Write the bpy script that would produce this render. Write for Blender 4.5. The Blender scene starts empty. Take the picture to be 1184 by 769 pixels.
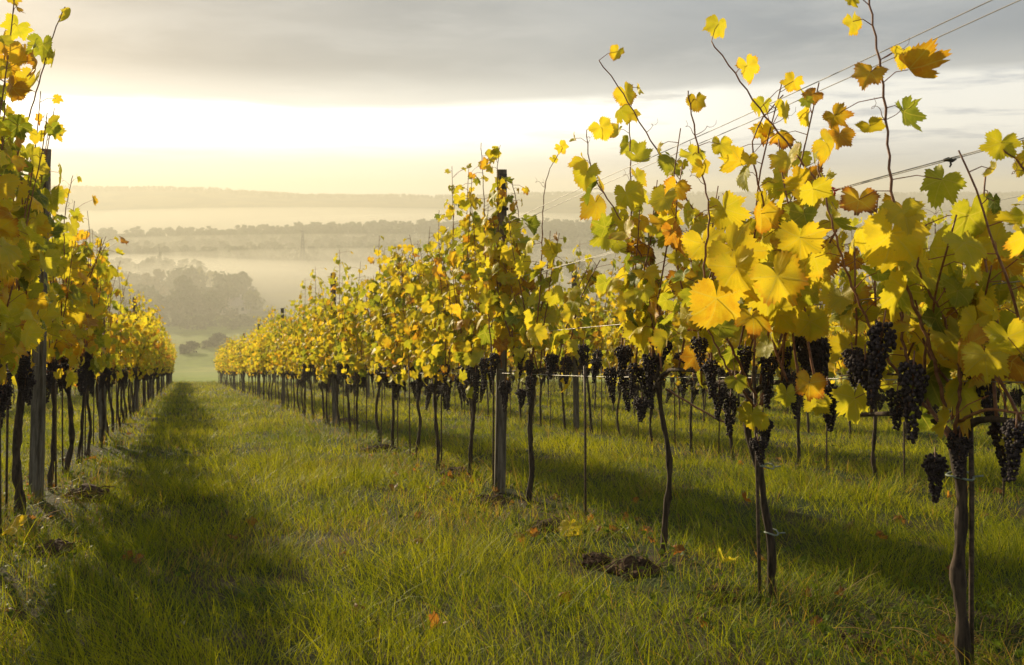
import bpy, bmesh, math, random
import numpy as np
from mathutils import Vector

SC = bpy.context.scene
R = math.radians
COL = SC.collection
rng = np.random.default_rng(11)
random.seed(5)

# ------------------------------------------------------------------ camera
F = 1000.0            # focal length in photograph pixels
HOR = 225.0           # row of the true horizon in the photograph
cam = bpy.data.cameras.new('camera')
camo = bpy.data.objects.new('camera', cam)
COL.objects.link(camo)
cam.sensor_width = 36.0
cam.lens = 36.0 * F / 1184.0
cam.shift_y = -(384.5 - HOR) / 1184.0
cam.clip_start = 0.05
cam.clip_end = 12000
camo.location = (0, 0, 0)
camo.rotation_euler = (R(90), 0, 0)
cam.dof.use_dof = True
cam.dof.focus_distance = 3.6
cam.dof.aperture_fstop = 6.3
SC.camera = camo

# ------------------------------------------------------------------ sky and sun
SUN_AZ, SUN_EL = R(-37), R(16)
SDIR = Vector((math.sin(SUN_AZ) * math.cos(SUN_EL), math.cos(SUN_AZ) * math.cos(SUN_EL), math.sin(SUN_EL)))
world = bpy.data.worlds.new('World')
SC.world = world
world.use_nodes = True
SC.view_settings.view_transform = 'Standard'
SC.view_settings.look = 'None'
SC.view_settings.exposure = 0.45
SC.view_settings.gamma = 1.0


class NT:
    """a little helper round a node tree"""
    def __init__(s, tree):
        s.t = tree
        s.n = tree.nodes
        s.l = tree.links
    def node(s, kind, **kw):
        nd = s.n.new(kind)
        for k, v in kw.items():
            setattr(nd, k, v)
        return nd
    def put(s, sock, v):
        if isinstance(v, bpy.types.NodeSocket):
            s.l.new(v, sock)
        else:
            sock.default_value = v
    def math(s, op, a, b=0.0, c=None, clamp=False):
        nd = s.node('ShaderNodeMath', operation=op, use_clamp=clamp)
        s.put(nd.inputs[0], a)
        s.put(nd.inputs[1], b)
        if c is not None:
            s.put(nd.inputs[2], c)
        return nd.outputs[0]
    def rng(s, v, a, b, c=0.0, d=1.0, smooth=True):
        nd = s.node('ShaderNodeMapRange', interpolation_type='SMOOTHSTEP' if smooth else 'LINEAR')
        s.put(nd.inputs[0], v)
        for i, q in enumerate((a, b, c, d)):
            s.put(nd.inputs[i + 1], q)
        return nd.outputs[0]
    def mix(s, f, a, b, blend='MIX'):
        nd = s.node('ShaderNodeMix', data_type='RGBA', blend_type=blend)
        s.put(nd.inputs[0], f)
        for i, q in ((6, a), (7, b)):
            if isinstance(q, tuple) and len(q) == 3:
                q = q + (1.0,)
            s.put(nd.inputs[i], q)
        return nd.outputs[2]
    def noise(s, vec, scale, detail=4.0, rough=0.55, dim='3D', dist=0.0):
        nd = s.node('ShaderNodeTexNoise', noise_dimensions=dim)
        if vec is not None:
            s.l.new(vec, nd.inputs['Vector'])
        nd.inputs['Scale'].default_value = scale
        nd.inputs['Detail'].default_value = detail
        nd.inputs['Roughness'].default_value = rough
        nd.inputs['Distortion'].default_value = dist
        return nd.outputs[0]
    def ramp(s, f, stops):
        nd = s.node('ShaderNodeValToRGB')
        e = nd.color_ramp.elements
        while len(e) < len(stops):
            e.new(0.5)
        for i, (p, c) in enumerate(stops):
            e[i].position = p
            e[i].color = tuple(c) + (1.0,)
        s.put(nd.inputs[0], f)
        return nd.outputs[0]


def build_world():
    w = NT(world.node_tree)
    w.n.clear()
    out = w.node('ShaderNodeOutputWorld')
    bg = w.node('ShaderNodeBackground')
    w.l.new(bg.outputs[0], out.inputs[0])
    sky = w.node('ShaderNodeTexSky', sky_type='NISHITA')
    sky.sun_disc = False
    sky.sun_elevation = SUN_EL
    sky.sun_rotation = SUN_AZ
    sky.altitude = 200
    sky.dust_density = 3.0
    sky.air_density = 1.2
    tc = w.node('ShaderNodeTexCoord')
    sep = w.node('ShaderNodeSeparateXYZ')
    w.l.new(tc.outputs['Generated'], sep.inputs[0])
    x, y, z = sep.outputs
    zc = w.math('MAXIMUM', z, 0.0)
    den = w.math('ADD', zc, 0.045)
    px = w.math('DIVIDE', x, den)
    py = w.math('DIVIDE', y, den)
    cmb = w.node('ShaderNodeCombineXYZ')
    w.l.new(px, cmb.inputs[0]); w.l.new(py, cmb.inputs[1])
    P = cmb.outputs[0]
    n1 = w.noise(P, 0.30, 5.0, 0.55, dist=0.4)
    n2 = w.noise(P, 0.9, 6.0, 0.6, dist=0.3)
    # how near a direction is to the sun's bearing
    dt = w.math('ADD', w.math('MULTIPLY', x, math.sin(R(-25))), w.math('MULTIPLY', y, math.cos(R(-25))))
    near = w.rng(dt, 0.70, 1.01)
    # elevation of the underside of the cloud deck, higher away from the sun
    edge = w.math('ADD', w.math('MULTIPLY', near, -0.024), 0.122)
    nz = w.math('ADD', z, w.math('MULTIPLY', w.math('SUBTRACT', n1, 0.5), 0.045))
    deck = w.rng(w.math('SUBTRACT', nz, edge), -0.007, 0.008)
    band = w.mix(near, (0.72, 0.71, 0.66), (1.4, 1.35, 1.20))
    low = w.mix(near, (0.43, 0.45, 0.47), (0.86, 0.80, 0.66))
    clear = w.mix(w.rng(w.math('ADD', z, w.math('MULTIPLY', w.math('SUBTRACT', n2, 0.5), 0.03)), 0.030, 0.075), low, band)
    # grey streaks under the deck
    streak = w.rng(n2, 0.50, 0.66)
    streak = w.math('MULTIPLY', streak, w.rng(near, 0.95, 0.3, 0.15, 0.85))
    clear = w.mix(streak, clear, w.mix(near, (0.38, 0.405, 0.44), (0.80, 0.74, 0.60)))
    grey_a = w.mix(near, (0.20, 0.225, 0.255), (0.26, 0.265, 0.265))
    grey_b = w.mix(near, (0.32, 0.345, 0.37), (0.40, 0.395, 0.37))
    grey = w.mix(w.rng(n1, 0.35, 0.68), grey_a, grey_b)
    grey = w.mix(w.math('MULTIPLY', w.rng(n2, 0.45, 0.7), 0.35), grey, (0.50, 0.50, 0.48))
    # the deck's edge toward the bright gap is thinner and lit
    grey = w.mix(w.rng(w.math('SUBTRACT', nz, edge), 0.05, 0.0, 0.0, 0.30), grey, band)
    col = w.mix(deck, clear, grey)
    skyc = w.mix(1.0, sky.outputs[0], (0.10, 0.10, 0.10), 'MULTIPLY')
    fin = w.mix(0.94, skyc, col)
    w.l.new(fin, bg.inputs[0])
    bg.inputs[1].default_value = 1.0


build_world()
sun = bpy.data.lights.new('sun', 'SUN')
sun.energy = 5.0
sun.angle = R(1.0)
sun.color = (1.0, 0.83, 0.54)
suno = bpy.data.objects.new('sun', sun)
COL.objects.link(suno)
suno.rotation_euler = SDIR.to_track_quat('Z', 'Y').to_euler()

SC.cycles.max_bounces = 7
SC.cycles.diffuse_bounces = 3
SC.cycles.glossy_bounces = 2
SC.cycles.transmission_bounces = 5
SC.cycles.volume_bounces = 0
SC.cycles.sample_clamp_indirect = 6.0
SC.cycles.caustics_reflective = False
SC.cycles.caustics_refractive = False


# ------------------------------------------------------------------ helpers
def tag(o, label=None, cat=None, group=None, kind=None):
    if label: o['label'] = label
    if cat: o['category'] = cat
    if group: o['group'] = group
    if kind: o['kind'] = kind
    return o


def link(name, me, parent=None, loc=None):
    o = bpy.data.objects.new(name, me)
    COL.objects.link(o)
    if parent is not None:
        o.parent = parent
    if loc is not None:
        o.location = loc
    return o


def empty(name, loc):
    o = bpy.data.objects.new(name, None)
    o.empty_display_size = 0.1
    COL.objects.link(o)
    o.location = loc
    return o


class MB:
    """collects triangles, quads and a colour per point; build() makes ONE mesh"""
    def __init__(s):
        s.v, s.t, s.q, s.c, s.tm, s.qm, s.uv = [], [], [], [], [], [], []
        s.n = 0
    def add(s, v, tris=None, quads=None, col=(0, 0, 0), mat=0, uv=None):
        v = np.asarray(v, float).reshape(-1, 3)
        c = np.asarray(col, float)
        if c.ndim == 1:
            c = np.tile(c[:3], (len(v), 1))
        if tris is not None and len(tris):
            t = np.asarray(tris, np.int64).reshape(-1, 3) + s.n
            s.t.append(t); s.tm.append(np.full(len(t), mat))
        if quads is not None and len(quads):
            q = np.asarray(quads, np.int64).reshape(-1, 4) + s.n
            s.q.append(q); s.qm.append(np.full(len(q), mat))
        s.v.append(v); s.c.append(c)
        s.uv.append(np.zeros((len(v), 2)) if uv is None else uv)
        s.n += len(v)
    def tube(s, pts, rad, k=6, col=(0, 0, 0), mat=0, wob=0.0, cap=True):
        pts = np.asarray(pts, float)
        n = len(pts)
        rad = np.broadcast_to(np.asarray(rad, float), (n,))
        d = np.gradient(pts, axis=0)
        d /= np.linalg.norm(d, axis=1)[:, None] + 1e-9
        ref = np.array([0.13, 0.21, 1.0]) if abs(d[:, 2]).mean() < 0.8 else np.array([1.0, 0.17, 0.1])
        a = np.cross(d, ref); a /= np.linalg.norm(a, axis=1)[:, None]
        b = np.cross(d, a)
        th = np.arange(k) * 2 * math.pi / k
        rr = rad[:, None] * (1 + (wob * rng.normal(0, 1, (n, k)) if wob else 0))
        v = pts[:, None, :] + rr[..., None] * (np.cos(th)[None, :, None] * a[:, None, :] + np.sin(th)[None, :, None] * b[:, None, :])
        i = np.arange(n - 1)[:, None] * k
        j = np.arange(k)[None, :]
        j2 = (j + 1) % k
        q = np.stack([i + j, i + j2, i + k + j2, i + k + j], -1).reshape(-1, 4)
        tr = None
        v = v.reshape(-1, 3)
        if cap:
            v = np.vstack([v, pts[0], pts[-1]])
            tr = [(n * k, (m + 1) % k, m) for m in range(k)] + [(n * k + 1, (n - 1) * k + m, (n - 1) * k + (m + 1) % k) for m in range(k)]
        s.add(v, tr, q, col, mat)
    def box(s, c, size, col=(0, 0, 0), mat=0, rz=0.0, taper=1.0):
        x, y, z = [q / 2 for q in size]
        v = np.array([(-x, -y, -z), (x, -y, -z), (x, y, -z), (-x, y, -z), (-x * taper, -y * taper, z), (x * taper, -y * taper, z), (x * taper, y * taper, z), (-x * taper, y * taper, z)])
        cs, sn = math.cos(rz), math.sin(rz)
        v = np.stack([v[:, 0] * cs - v[:, 1] * sn, v[:, 0] * sn + v[:, 1] * cs, v[:, 2]], 1) + np.asarray(c)
        s.add(v, None, [(0, 3, 2, 1), (4, 5, 6, 7), (0, 1, 5, 4), (1, 2, 6, 5), (2, 3, 7, 6), (3, 0, 4, 7)], col, mat)
    def mesh(s, name, mats, smooth=True):
        me = bpy.data.meshes.new(name)
        v = np.concatenate(s.v) if s.v else np.zeros((0, 3))
        t = np.concatenate(s.t) if s.t else np.zeros((0, 3), np.int64)
        q = np.concatenate(s.q) if s.q else np.zeros((0, 4), np.int64)
        me.vertices.add(len(v))
        me.vertices.foreach_set('co', v.astype(np.float32).ravel())
        me.loops.add(len(t) * 3 + len(q) * 4)
        li = np.concatenate([t.ravel(), q.ravel()]).astype(np.int32)
        me.loops.foreach_set('vertex_index', li)
        me.polygons.add(len(t) + len(q))
        st = np.concatenate([np.arange(len(t)) * 3, len(t) * 3 + np.arange(len(q)) * 4]).astype(np.int32)
        me.polygons.foreach_set('loop_start', st)
        for m in (mats if isinstance(mats, (list, tuple)) else [mats]):
            me.materials.append(m)
        mi = np.concatenate(s.tm + s.qm) if (s.tm or s.qm) else np.zeros(0)
        me.polygons.foreach_set('material_index', mi.astype(np.int32))
        me.polygons.foreach_set('use_smooth', np.full(len(t) + len(q), smooth))
        at = me.attributes.new('tint', 'FLOAT_COLOR', 'POINT')
        c = np.concatenate(s.c)
        at.data.foreach_set('color', np.hstack([c, np.ones((len(c), 1))]).astype(np.float32).ravel())
        uvs = np.concatenate(s.uv)
        ul = me.uv_layers.new(name='UVMap')
        ul.data.foreach_set('uv', uvs[li].astype(np.float32).ravel())
        me.update(calc_edges=True)
        return me
    def build(s, name, mats, parent=None, loc=None, smooth=True):
        return link(name, s.mesh(name, mats, smooth), parent, loc)


def new_mat(name):
    m = bpy.data.materials.new(name)
    m.use_nodes = True
    w = NT(m.node_tree)
    w.n.clear()
    out = w.node('ShaderNodeOutputMaterial')
    return m, w, out


def attr(w, name='tint'):
    a = w.node('ShaderNodeAttribute', attribute_name=name)
    return a


def principled(w, col, rough=0.6, spec=0.4, normal=None):
    b = w.node('ShaderNodeBsdfPrincipled')
    w.put(b.inputs['Base Color'], col if not isinstance(col, tuple) else col[:3] + (1.0,))
    w.put(b.inputs['Roughness'], rough)
    w.put(b.inputs['Specular IOR Level'], spec)
    if normal is not None:
        w.l.new(normal, b.inputs['Normal'])
    return b


def bump(w, h, strength, dist):
    b = w.node('ShaderNodeBump')
    b.inputs['Strength'].default_value = strength
    b.inputs['Distance'].default_value = dist
    w.l.new(h, b.inputs['Height'])
    return b.outputs[0]


# ------------------------------------------------------------------ materials
def mat_leaf():
    m, w, out = new_mat('vine_leaf')
    a = attr(w)
    sp = w.node('ShaderNodeSeparateColor')
    w.l.new(a.outputs['Color'], sp.inputs[0])
    hue, val, edge = sp.outputs
    uvn = w.node('ShaderNodeUVMap'); uvn.uv_map = 'UVMap'
    su = w.node('ShaderNodeSeparateXYZ'); w.l.new(uvn.outputs[0], su.inputs[0])
    u, v = su.outputs[0], su.outputs[1]
    r = w.math('SQRT', w.math('ADD', w.math('MULTIPLY', u, u), w.math('MULTIPLY', v, v)))
    geo = w.node('ShaderNodeNewGeometry')
    nz = w.noise(geo.outputs['Position'], 26.0, 4.0, 0.6)
    nb = w.noise(geo.outputs['Position'], 90.0, 3.0, 0.6)
    # the blade turns brown and orange from its edge inward, on some leaves
    t = w.math('ADD', hue, w.math('MULTIPLY', w.math('SUBTRACT', nz, 0.5), 0.34))
    eg = w.math('MULTIPLY', w.rng(r, 0.45, 1.0), edge)
    t = w.math('ADD', t, w.math('MULTIPLY', eg, 0.42))
    stops = [(0.0, (0.115, 0.165, 0.020)), (0.22, (0.30, 0.34, 0.025)), (0.42, (0.57, 0.53, 0.030)),
             (0.62, (0.74, 0.56, 0.028)), (0.80, (0.60, 0.30, 0.020)), (0.92, (0.34, 0.12, 0.020)), (1.0, (0.16, 0.07, 0.028))]
    col = w.ramp(t, stops)
    # veins: five ribs from the stalk
    dmin = None
    for ang in (0.0, 50.0, -50.0, 108.0, -108.0):
        s_, c_ = math.sin(R(ang)), math.cos(R(ang))
        along = w.math('ADD', w.math('MULTIPLY', u, s_), w.math('MULTIPLY', v, c_))
        off = w.math('ABSOLUTE', w.math('SUBTRACT', w.math('MULTIPLY', u, c_), w.math('MULTIPLY', v, s_)))
        bad = w.math('LESS_THAN', along, 0.0)
        dd = w.math('ADD', off, bad)
        # side veins leave each rib at a slant
        dmin = dd if dmin is None else w.math('MINIMUM', dmin, dd)
    rib = w.rng(dmin, 0.008, 0.028, 1.0, 0.0)
    side = w.math('PINGPONG', w.math('ADD', w.math('MULTIPLY', r, 7.0), w.math('MULTIPLY', dmin, -5.0)), 0.5)
    side = w.math('MULTIPLY', w.rng(side, 0.0, 0.07, 1.0, 0.0), 0.5)
    vein = w.math('MAXIMUM', rib, side)
    col = w.mix(w.math('MULTIPLY', vein, 0.5), col, (0.62, 0.55, 0.10))
    spots = w.math('MULTIPLY', w.rng(nb, 0.66, 0.74), w.rng(hue, 0.3, 0.8, 0.15, 0.7))
    col = w.mix(spots, col, (0.16, 0.07, 0.02))
    hsv = w.node('ShaderNodeHueSaturation')
    w.l.new(col, hsv.inputs['Color'])
    w.put(hsv.inputs['Value'], w.rng(val, 0.0, 1.0, 0.74, 1.28, False))
    col = hsv.outputs[0]
    nrm = bump(w, w.math('ADD', w.math('MULTIPLY', vein, -1.0), nz), 0.5, 0.004)
    p = principled(w, col, 0.5, 0.35, nrm)
    tr = w.node('ShaderNodeBsdfTranslucent')
    w.l.new(w.mix(0.55, col, w.mix(1.0, col, (1.15, 1.05, 0.55), 'MULTIPLY')), tr.inputs[0])
    mx = w.node('ShaderNodeMixShader'); mx.inputs[0].default_value = 0.56
    w.l.new(p.outputs[0], mx.inputs[1]); w.l.new(tr.outputs[0], mx.inputs[2])
    w.l.new(mx.outputs[0], out.inputs[0])
    return m


def mat_grass():
    m, w, out = new_mat('grass_blades')
    a = attr(w)
    p = principled(w, a.outputs['Color'], 0.5, 0.12)
    tr = w.node('ShaderNodeBsdfTranslucent')
    w.l.new(w.mix(1.0, a.outputs['Color'], (1.4, 1.25, 0.5), 'MULTIPLY'), tr.inputs[0])
    mx = w.node('ShaderNodeMixShader'); mx.inputs[0].default_value = 0.52
    w.l.new(p.outputs[0], mx.inputs[1]); w.l.new(tr.outputs[0], mx.inputs[2])
    w.l.new(mx.outputs[0], out.inputs[0])
    return m


def mat_bark(name, c1, c2, scale=60.0, rough=0.85):
    m, w, out = new_mat(name)
    tc = w.node('ShaderNodeTexCoord')
    mp = w.node('ShaderNodeMapping')
    mp.inputs['Scale'].default_value = (1.0, 1.0, 0.12)
    w.l.new(tc.outputs['Object'], mp.inputs[0])
    n = w.noise(mp.outputs[0], scale, 5.0, 0.65)
    n2 = w.noise(tc.outputs['Object'], 9.0, 3.0, 0.5)
    col = w.mix(w.rng(n, 0.32, 0.68), c1, c2)
    col = w.mix(w.rng(n2, 0.55, 0.75, 0.0, 0.35), col, (0.16, 0.14, 0.10))
    p = principled(w, col, rough, 0.3, bump(w, n, 0.8, 0.006))
    w.l.new(p.outputs[0], out.inputs[0])
    return m


def mat_plain(name, c1, c2, scale=30.0, rough=0.5, spec=0.4, metal=0.0):
    m, w, out = new_mat(name)
    tc = w.node('ShaderNodeTexCoord')
    n = w.noise(tc.outputs['Object'], scale, 4.0, 0.6)
    p = principled(w, w.mix(w.rng(n, 0.3, 0.7), c1, c2), rough, spec, bump(w, n, 0.3, 0.002))
    p.inputs['Metallic'].default_value = metal
    w.l.new(p.outputs[0], out.inputs[0])
    return m


def mat_ground():
    m, w, out = new_mat('meadow_ground')
    geo = w.node('ShaderNodeNewGeometry')
    P = geo.outputs['Position']
    sp = w.node('ShaderNodeSeparateXYZ'); w.l.new(P, sp.inputs[0])
    y = sp.outputs[1]
    n1 = w.noise(P, 3.0, 6.0, 0.65)
    n2 = w.noise(P, 40.0, 4.0, 0.6)
    n3 = w.noise(P, 0.02, 4.0, 0.55)
    n4 = w.noise(P, 0.35, 4.0, 0.6)
    near = w.mix(w.rng(n1, 0.42, 0.62), (0.026, 0.038, 0.009), (0.050, 0.036, 0.020))
    near = w.mix(w.rng(n2, 0.5, 0.75, 0.0, 0.6), near, (0.085, 0.070, 0.030))
    # the valley: meadows, stubble and darker rough pasture
    far = w.mix(w.rng(n3, 0.44, 0.56), (0.20, 0.26, 0.024), (0.30, 0.29, 0.05))
    far = w.mix(w.rng(n4, 0.4, 0.7, 0.0, 0.4), far, (0.06, 0.08, 0.022))
    col = w.mix(w.rng(y, 45.0, 75.0), near, far)
    wood = w.mix(w.rng(n4, 0.3, 0.7), (0.028, 0.036, 0.013), (0.044, 0.046, 0.017))
    col = w.mix(w.math('MULTIPLY', w.rng(y, 285.0, 310.0), w.rng(n3, 0.62, 0.52, 0.8, 1.0)), col, wood)
    fld = w.mix(w.rng(n3, 0.50, 0.53), (0.045, 0.052, 0.020), (0.13, 0.12, 0.05))
    col = w.mix(w.rng(y, 840.0, 940.0), col, fld)
    h = w.math('ADD', n1, w.math('MULTIPLY', n2, 0.4))
    p = principled(w, col, 0.95, 0.15, bump(w, h, 0.7, 0.05))
    w.l.new(p.outputs[0], out.inputs[0])
    return m


def mat_tree(name, c1, c2):
    m, w, out = new_mat(name)
    a = attr(w)
    sp = w.node('ShaderNodeSeparateColor'); w.l.new(a.outputs['Color'], sp.inputs[0])
    oi = w.node('ShaderNodeObjectInfo')
    f = w.math('ADD', w.math('MULTIPLY', sp.outputs[0], 0.7), w.math('MULTIPLY', oi.outputs['Random'], 0.3))
    col = w.mix(f, c1, c2)
    p = principled(w, col, 0.8, 0.2)
    tr = w.node('ShaderNodeBsdfTranslucent'); w.l.new(col, tr.inputs[0])
    mx = w.node('ShaderNodeMixShader'); mx.inputs[0].default_value = 0.3
    w.l.new(p.outputs[0], mx.inputs[1]); w.l.new(tr.outputs[0], mx.inputs[2])
    w.l.new(mx.outputs[0], out.inputs[0])
    return m


def mat_volume(name, col, dens, g):
    m, w, out = new_mat(name)
    v = w.node('ShaderNodeVolumePrincipled')
    v.inputs['Color'].default_value = col + (1.0,)
    v.inputs['Density'].default_value = dens
    v.inputs['Anisotropy'].default_value = g
    w.l.new(v.outputs[0], out.inputs['Volume'])
    return m


def mat_water():
    m, w, out = new_mat('river_water')
    geo = w.node('ShaderNodeNewGeometry')
    n = w.noise(geo.outputs['Position'], 0.8, 3.0, 0.5)
    p = principled(w, (0.03, 0.035, 0.03), 0.12, 0.5, bump(w, n, 0.05, 0.05))
    w.l.new(p.outputs[0], out.inputs[0])
    return m


def mat_grape():
    m, w, out = new_mat('grape_skin')
    geo = w.node('ShaderNodeNewGeometry')
    n = w.noise(geo.outputs['Position'], 120.0, 3.0, 0.6)
    n2 = w.noise(geo.outputs['Position'], 18.0, 2.0, 0.5)
    col = w.mix(w.rng(n, 0.4, 0.7), (0.020, 0.012, 0.012), (0.085, 0.066, 0.068))
    col = w.mix(w.rng(n2, 0.58, 0.72, 0.0, 0.6), col, (0.05, 0.022, 0.012))
    p = principled(w, col, w.rng(n, 0.3, 0.7, 0.5, 0.8), 0.25)
    w.l.new(p.outputs[0], out.inputs[0])
    return m


M_LEAF, M_GRASS = mat_leaf(), mat_grass()
M_TRUNK = mat_bark('vine_bark', (0.016, 0.011, 0.008), (0.095, 0.064, 0.042), 55.0)
M_CANE = mat_plain('cane_bark', (0.15, 0.055, 0.028), (0.30, 0.14, 0.065), 50.0, 0.5, 0.4)
M_STALK = mat_plain('leaf_stalk', (0.25, 0.12, 0.03), (0.30, 0.07, 0.03), 20.0, 0.5, 0.4)
M_GRAPE = mat_grape()
M_POST = mat_bark('weathered_post_wood', (0.075, 0.062, 0.048), (0.23, 0.20, 0.155), 45.0)
M_STEEL = mat_plain('rusty_rod', (0.05, 0.036, 0.028), (0.14, 0.09, 0.06), 60.0, 0.6, 0.5, 0.3)
M_WIRE = mat_plain('galvanised_wire', (0.26, 0.25, 0.23), (0.40, 0.38, 0.36), 8.0, 0.5, 0.5, 0.5)
M_TIE = mat_plain('tie_cord', (0.16, 0.20, 0.16), (0.30, 0.34, 0.28), 80.0, 0.6, 0.4)
M_RED = mat_plain('red_plastic', (0.50, 0.03, 0.02), (0.62, 0.06, 0.04), 60.0, 0.4, 0.5)
M_DARKMETAL = mat_plain('dark_bracket', (0.03, 0.03, 0.03), (0.07, 0.065, 0.06), 60.0, 0.5, 0.5, 0.5)
M_PLATE = mat_plain('pale_plate', (0.5, 0.46, 0.38), (0.62, 0.58, 0.5), 60.0, 0.5, 0.4)
M_SOIL = mat_plain('turned_soil', (0.030, 0.018, 0.012), (0.105, 0.060, 0.036), 22.0, 0.95, 0.15)
M_GROUND = mat_ground()
M_TREES = [mat_tree('dark_foliage', (0.042, 0.058, 0.012), (0.095, 0.105, 0.022)),
           mat_tree('autumn_foliage', (0.085, 0.080, 0.014), (0.19, 0.15, 0.028)),
           mat_tree('pale_foliage', (0.14, 0.15, 0.025), (0.26, 0.25, 0.05))]
M_WOODBARK = mat_plain('tree_bark', (0.05, 0.04, 0.03), (0.10, 0.08, 0.06), 3.0, 0.9, 0.2)
M_WALL = mat_plain('limewashed_wall', (0.44, 0.41, 0.35), (0.54, 0.50, 0.44), 1.0, 0.9, 0.2)
M_ROOF = mat_plain('pale_tiled_roof', (0.32, 0.26, 0.22), (0.45, 0.38, 0.33), 2.0, 0.8, 0.3)
M_GLASS = mat_plain('dark_window_glass', (0.02, 0.022, 0.025), (0.03, 0.032, 0.035), 2.0, 0.1, 0.5)

# ------------------------------------------------------------------ the land
SLOPE, EYE, RUN = 0.203, 0.85, 0.377          # ground falls away; rows run RUN sideways per metre of depth
ROWX = {'sun': 2.14, 'dark': -0.95, 'second': 5.23, 'third': 8.32, 'outer': -4.04}
CR = 1 / math.sqrt(1 + RUN * RUN)


def sm(a, b, x):
    t = np.clip((x - a) / (b - a), 0, 1)
    return t * t * (3 - 2 * t)


def ground_z(x, y):
    x = np.asarray(x, float); y = np.asarray(y, float)
    # hill side with the vines, then the valley floor
    s = -EYE - SLOPE * y
    floor = -41.5 - 5.0 * sm(300, 620, y)
    k = 3.0
    z = np.where(s - floor > 30, s, floor + k * np.log1p(np.exp(np.clip((s - floor) / k, -30, 30))))
    # the wooded rise across the valley, then the far ridge
    w1 = np.sin(x * 0.004 + 1.0) * 0.4 + np.sin(x * 0.011 + 2.0) * 0.25
    z = z + (9.0 + 8.0 * w1) * sm(520, 700, y) * (1 - sm(730, 860, y))
    crest = 43 + 10.0 * (1 - sm(-560, -130, x)) + 3.5 * sm(80, 600, x) + 2.4 * np.sin(x * 0.008 + 0.5) + 1.2 * np.sin(x * 0.024) + 0.5 * np.sin(x * 0.07 + 1)
    z = z + crest * sm(900, 1240, y)
    # a lower shoulder of the far ridge
    z = z + 9 * sm(160, 450, x) * sm(720, 880, y) * (1 - sm(900, 1100, y))
    # small unevenness near the camera
    f = np.exp(-np.maximum(y, 0) / 60.0)
    z = z + f * (0.018 * np.sin(x * 2.3 + 0.7 * y) + 0.014 * np.sin(y * 2.9 - 1.3 * x + 1) + 0.010 * np.sin(5.1 * x + 4.3 * y))
    # the vine strips are hoed up a little
    for rx in ROWX.values():
        p = (x - (rx - RUN * y)) * CR
        z = z + f * 0.045 * np.exp(-(p / 0.22) ** 2) * (0.6 + 0.4 * np.sin(y * 3.1 + rx))
    return z


def gz(x, y):
    return float(ground_z(np.array([x]), np.array([y]))[0])


def P(px, py, y):
    """the point that shows at this pixel of the photograph at depth y"""
    return np.array([(px - 592) / F * y, y, (HOR - py) / F * y])


def build_ground():
    ys = [-9.0]
    while ys[-1] < 1600:
        y = ys[-1]
        ys.append(y + (0.16 if y < 14 else min(0.16 + (y - 14) * 0.018, 14)))
    ys = np.array(ys)
    us = np.linspace(-1, 1, 261)
    W = 16 + 1.25 * np.maximum(ys, 0)
    X = us[None, :] * W[:, None]
    Y = np.repeat(ys[:, None], len(us), 1)
    v = np.stack([X, Y, ground_z(X, Y)], -1).reshape(-1, 3)
    n, k = len(ys), len(us)
    i = np.arange(n - 1)[:, None] * k; j = np.arange(k - 1)[None, :]
    q = np.stack([i + j, i + j + 1, i + k + j + 1, i + k + j], -1).reshape(-1, 4)
    mb = MB(); mb.add(v, None, q)
    tag(mb.build('ground', M_GROUND), kind='structure')


build_ground()

# air: one even box of haze over the vineyard and the valley, and banks of mist lying in the hollows
mb = MB(); mb.box((0, 820, -20.0), (4300, 1710, 88))
tag(mb.build('haze', mat_volume('haze', (0.97, 0.93, 0.77), 0.00112, 0.25), smooth=False), 'pale golden morning haze filling the valley air', 'haze', kind='stuff')


def mist_bank(c, size, dens):
    bm = bmesh.new()
    bmesh.ops.create_icosphere(bm, subdivisions=4, radius=1.0)
    me = bpy.data.meshes.new('mist_bank'); bm.to_mesh(me); bm.free()
    for p in me.polygons: p.use_smooth = True
    me.materials.append(mat_volume('valley_mist', (0.98, 0.94, 0.80), dens, 0.35))
    o = link('mist_bank', me, None, c)
    o.scale = size
    return tag(o, 'pale mist lying in the valley below the far ridge', 'mist', 'mist banks in the valley', 'stuff')


for c_, s_, d_ in (((-330, 930, -38), (420, 110, 24), 0.006), ((20, 960, -42), (380, 100, 22), 0.0055), ((420, 900, -42), (420, 120, 20), 0.003),
                   ((-300, 440, -48), (240, 110, 17), 0.0035), ((40, 470, -50), (340, 140, 19), 0.003), ((-140, 590, -46), (330, 90, 19), 0.0032), ((330, 540, -48), (300, 110, 20), 0.003),
                   ((-120, 272, -44), (230, 70, 22), 0.0032), ((-200, 490, -45), (170, 36, 9), 0.007)):
    o = mist_bank(c_, s_, d_)
    o.rotation_euler = (0, R(rng.uniform(-1.2, 1.2)), R(rng.uniform(-12, 12)))

# river glinting in the valley
def river():
    pts = [(-176, 566, 9), (-150, 548, 11), (-125, 528, 13), (-104, 506, 14), (-84, 486, 14), (-66, 466, 14), (-44, 446, 13), (-20, 432, 12), (10, 420, 12)]
    v, q = [], []
    for x, y, w_ in pts:
        zz = gz(x, y) + 0.35
        v += [(x + w_ * 0.3, y - 2.0 * w_, zz), (x - w_ * 0.3, y + 2.0 * w_, zz)]
    zz = max(p[2] for p in v)
    v = [(a, b, zz) for a, b, c in v]
    q = [(2 * i, 2 * i + 2, 2 * i + 3, 2 * i + 1) for i in range(len(pts) - 1)]
    mb = MB(); mb.add(v, None, q)
    tag(mb.build('river', mat_water()), kind='structure')


river()

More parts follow.
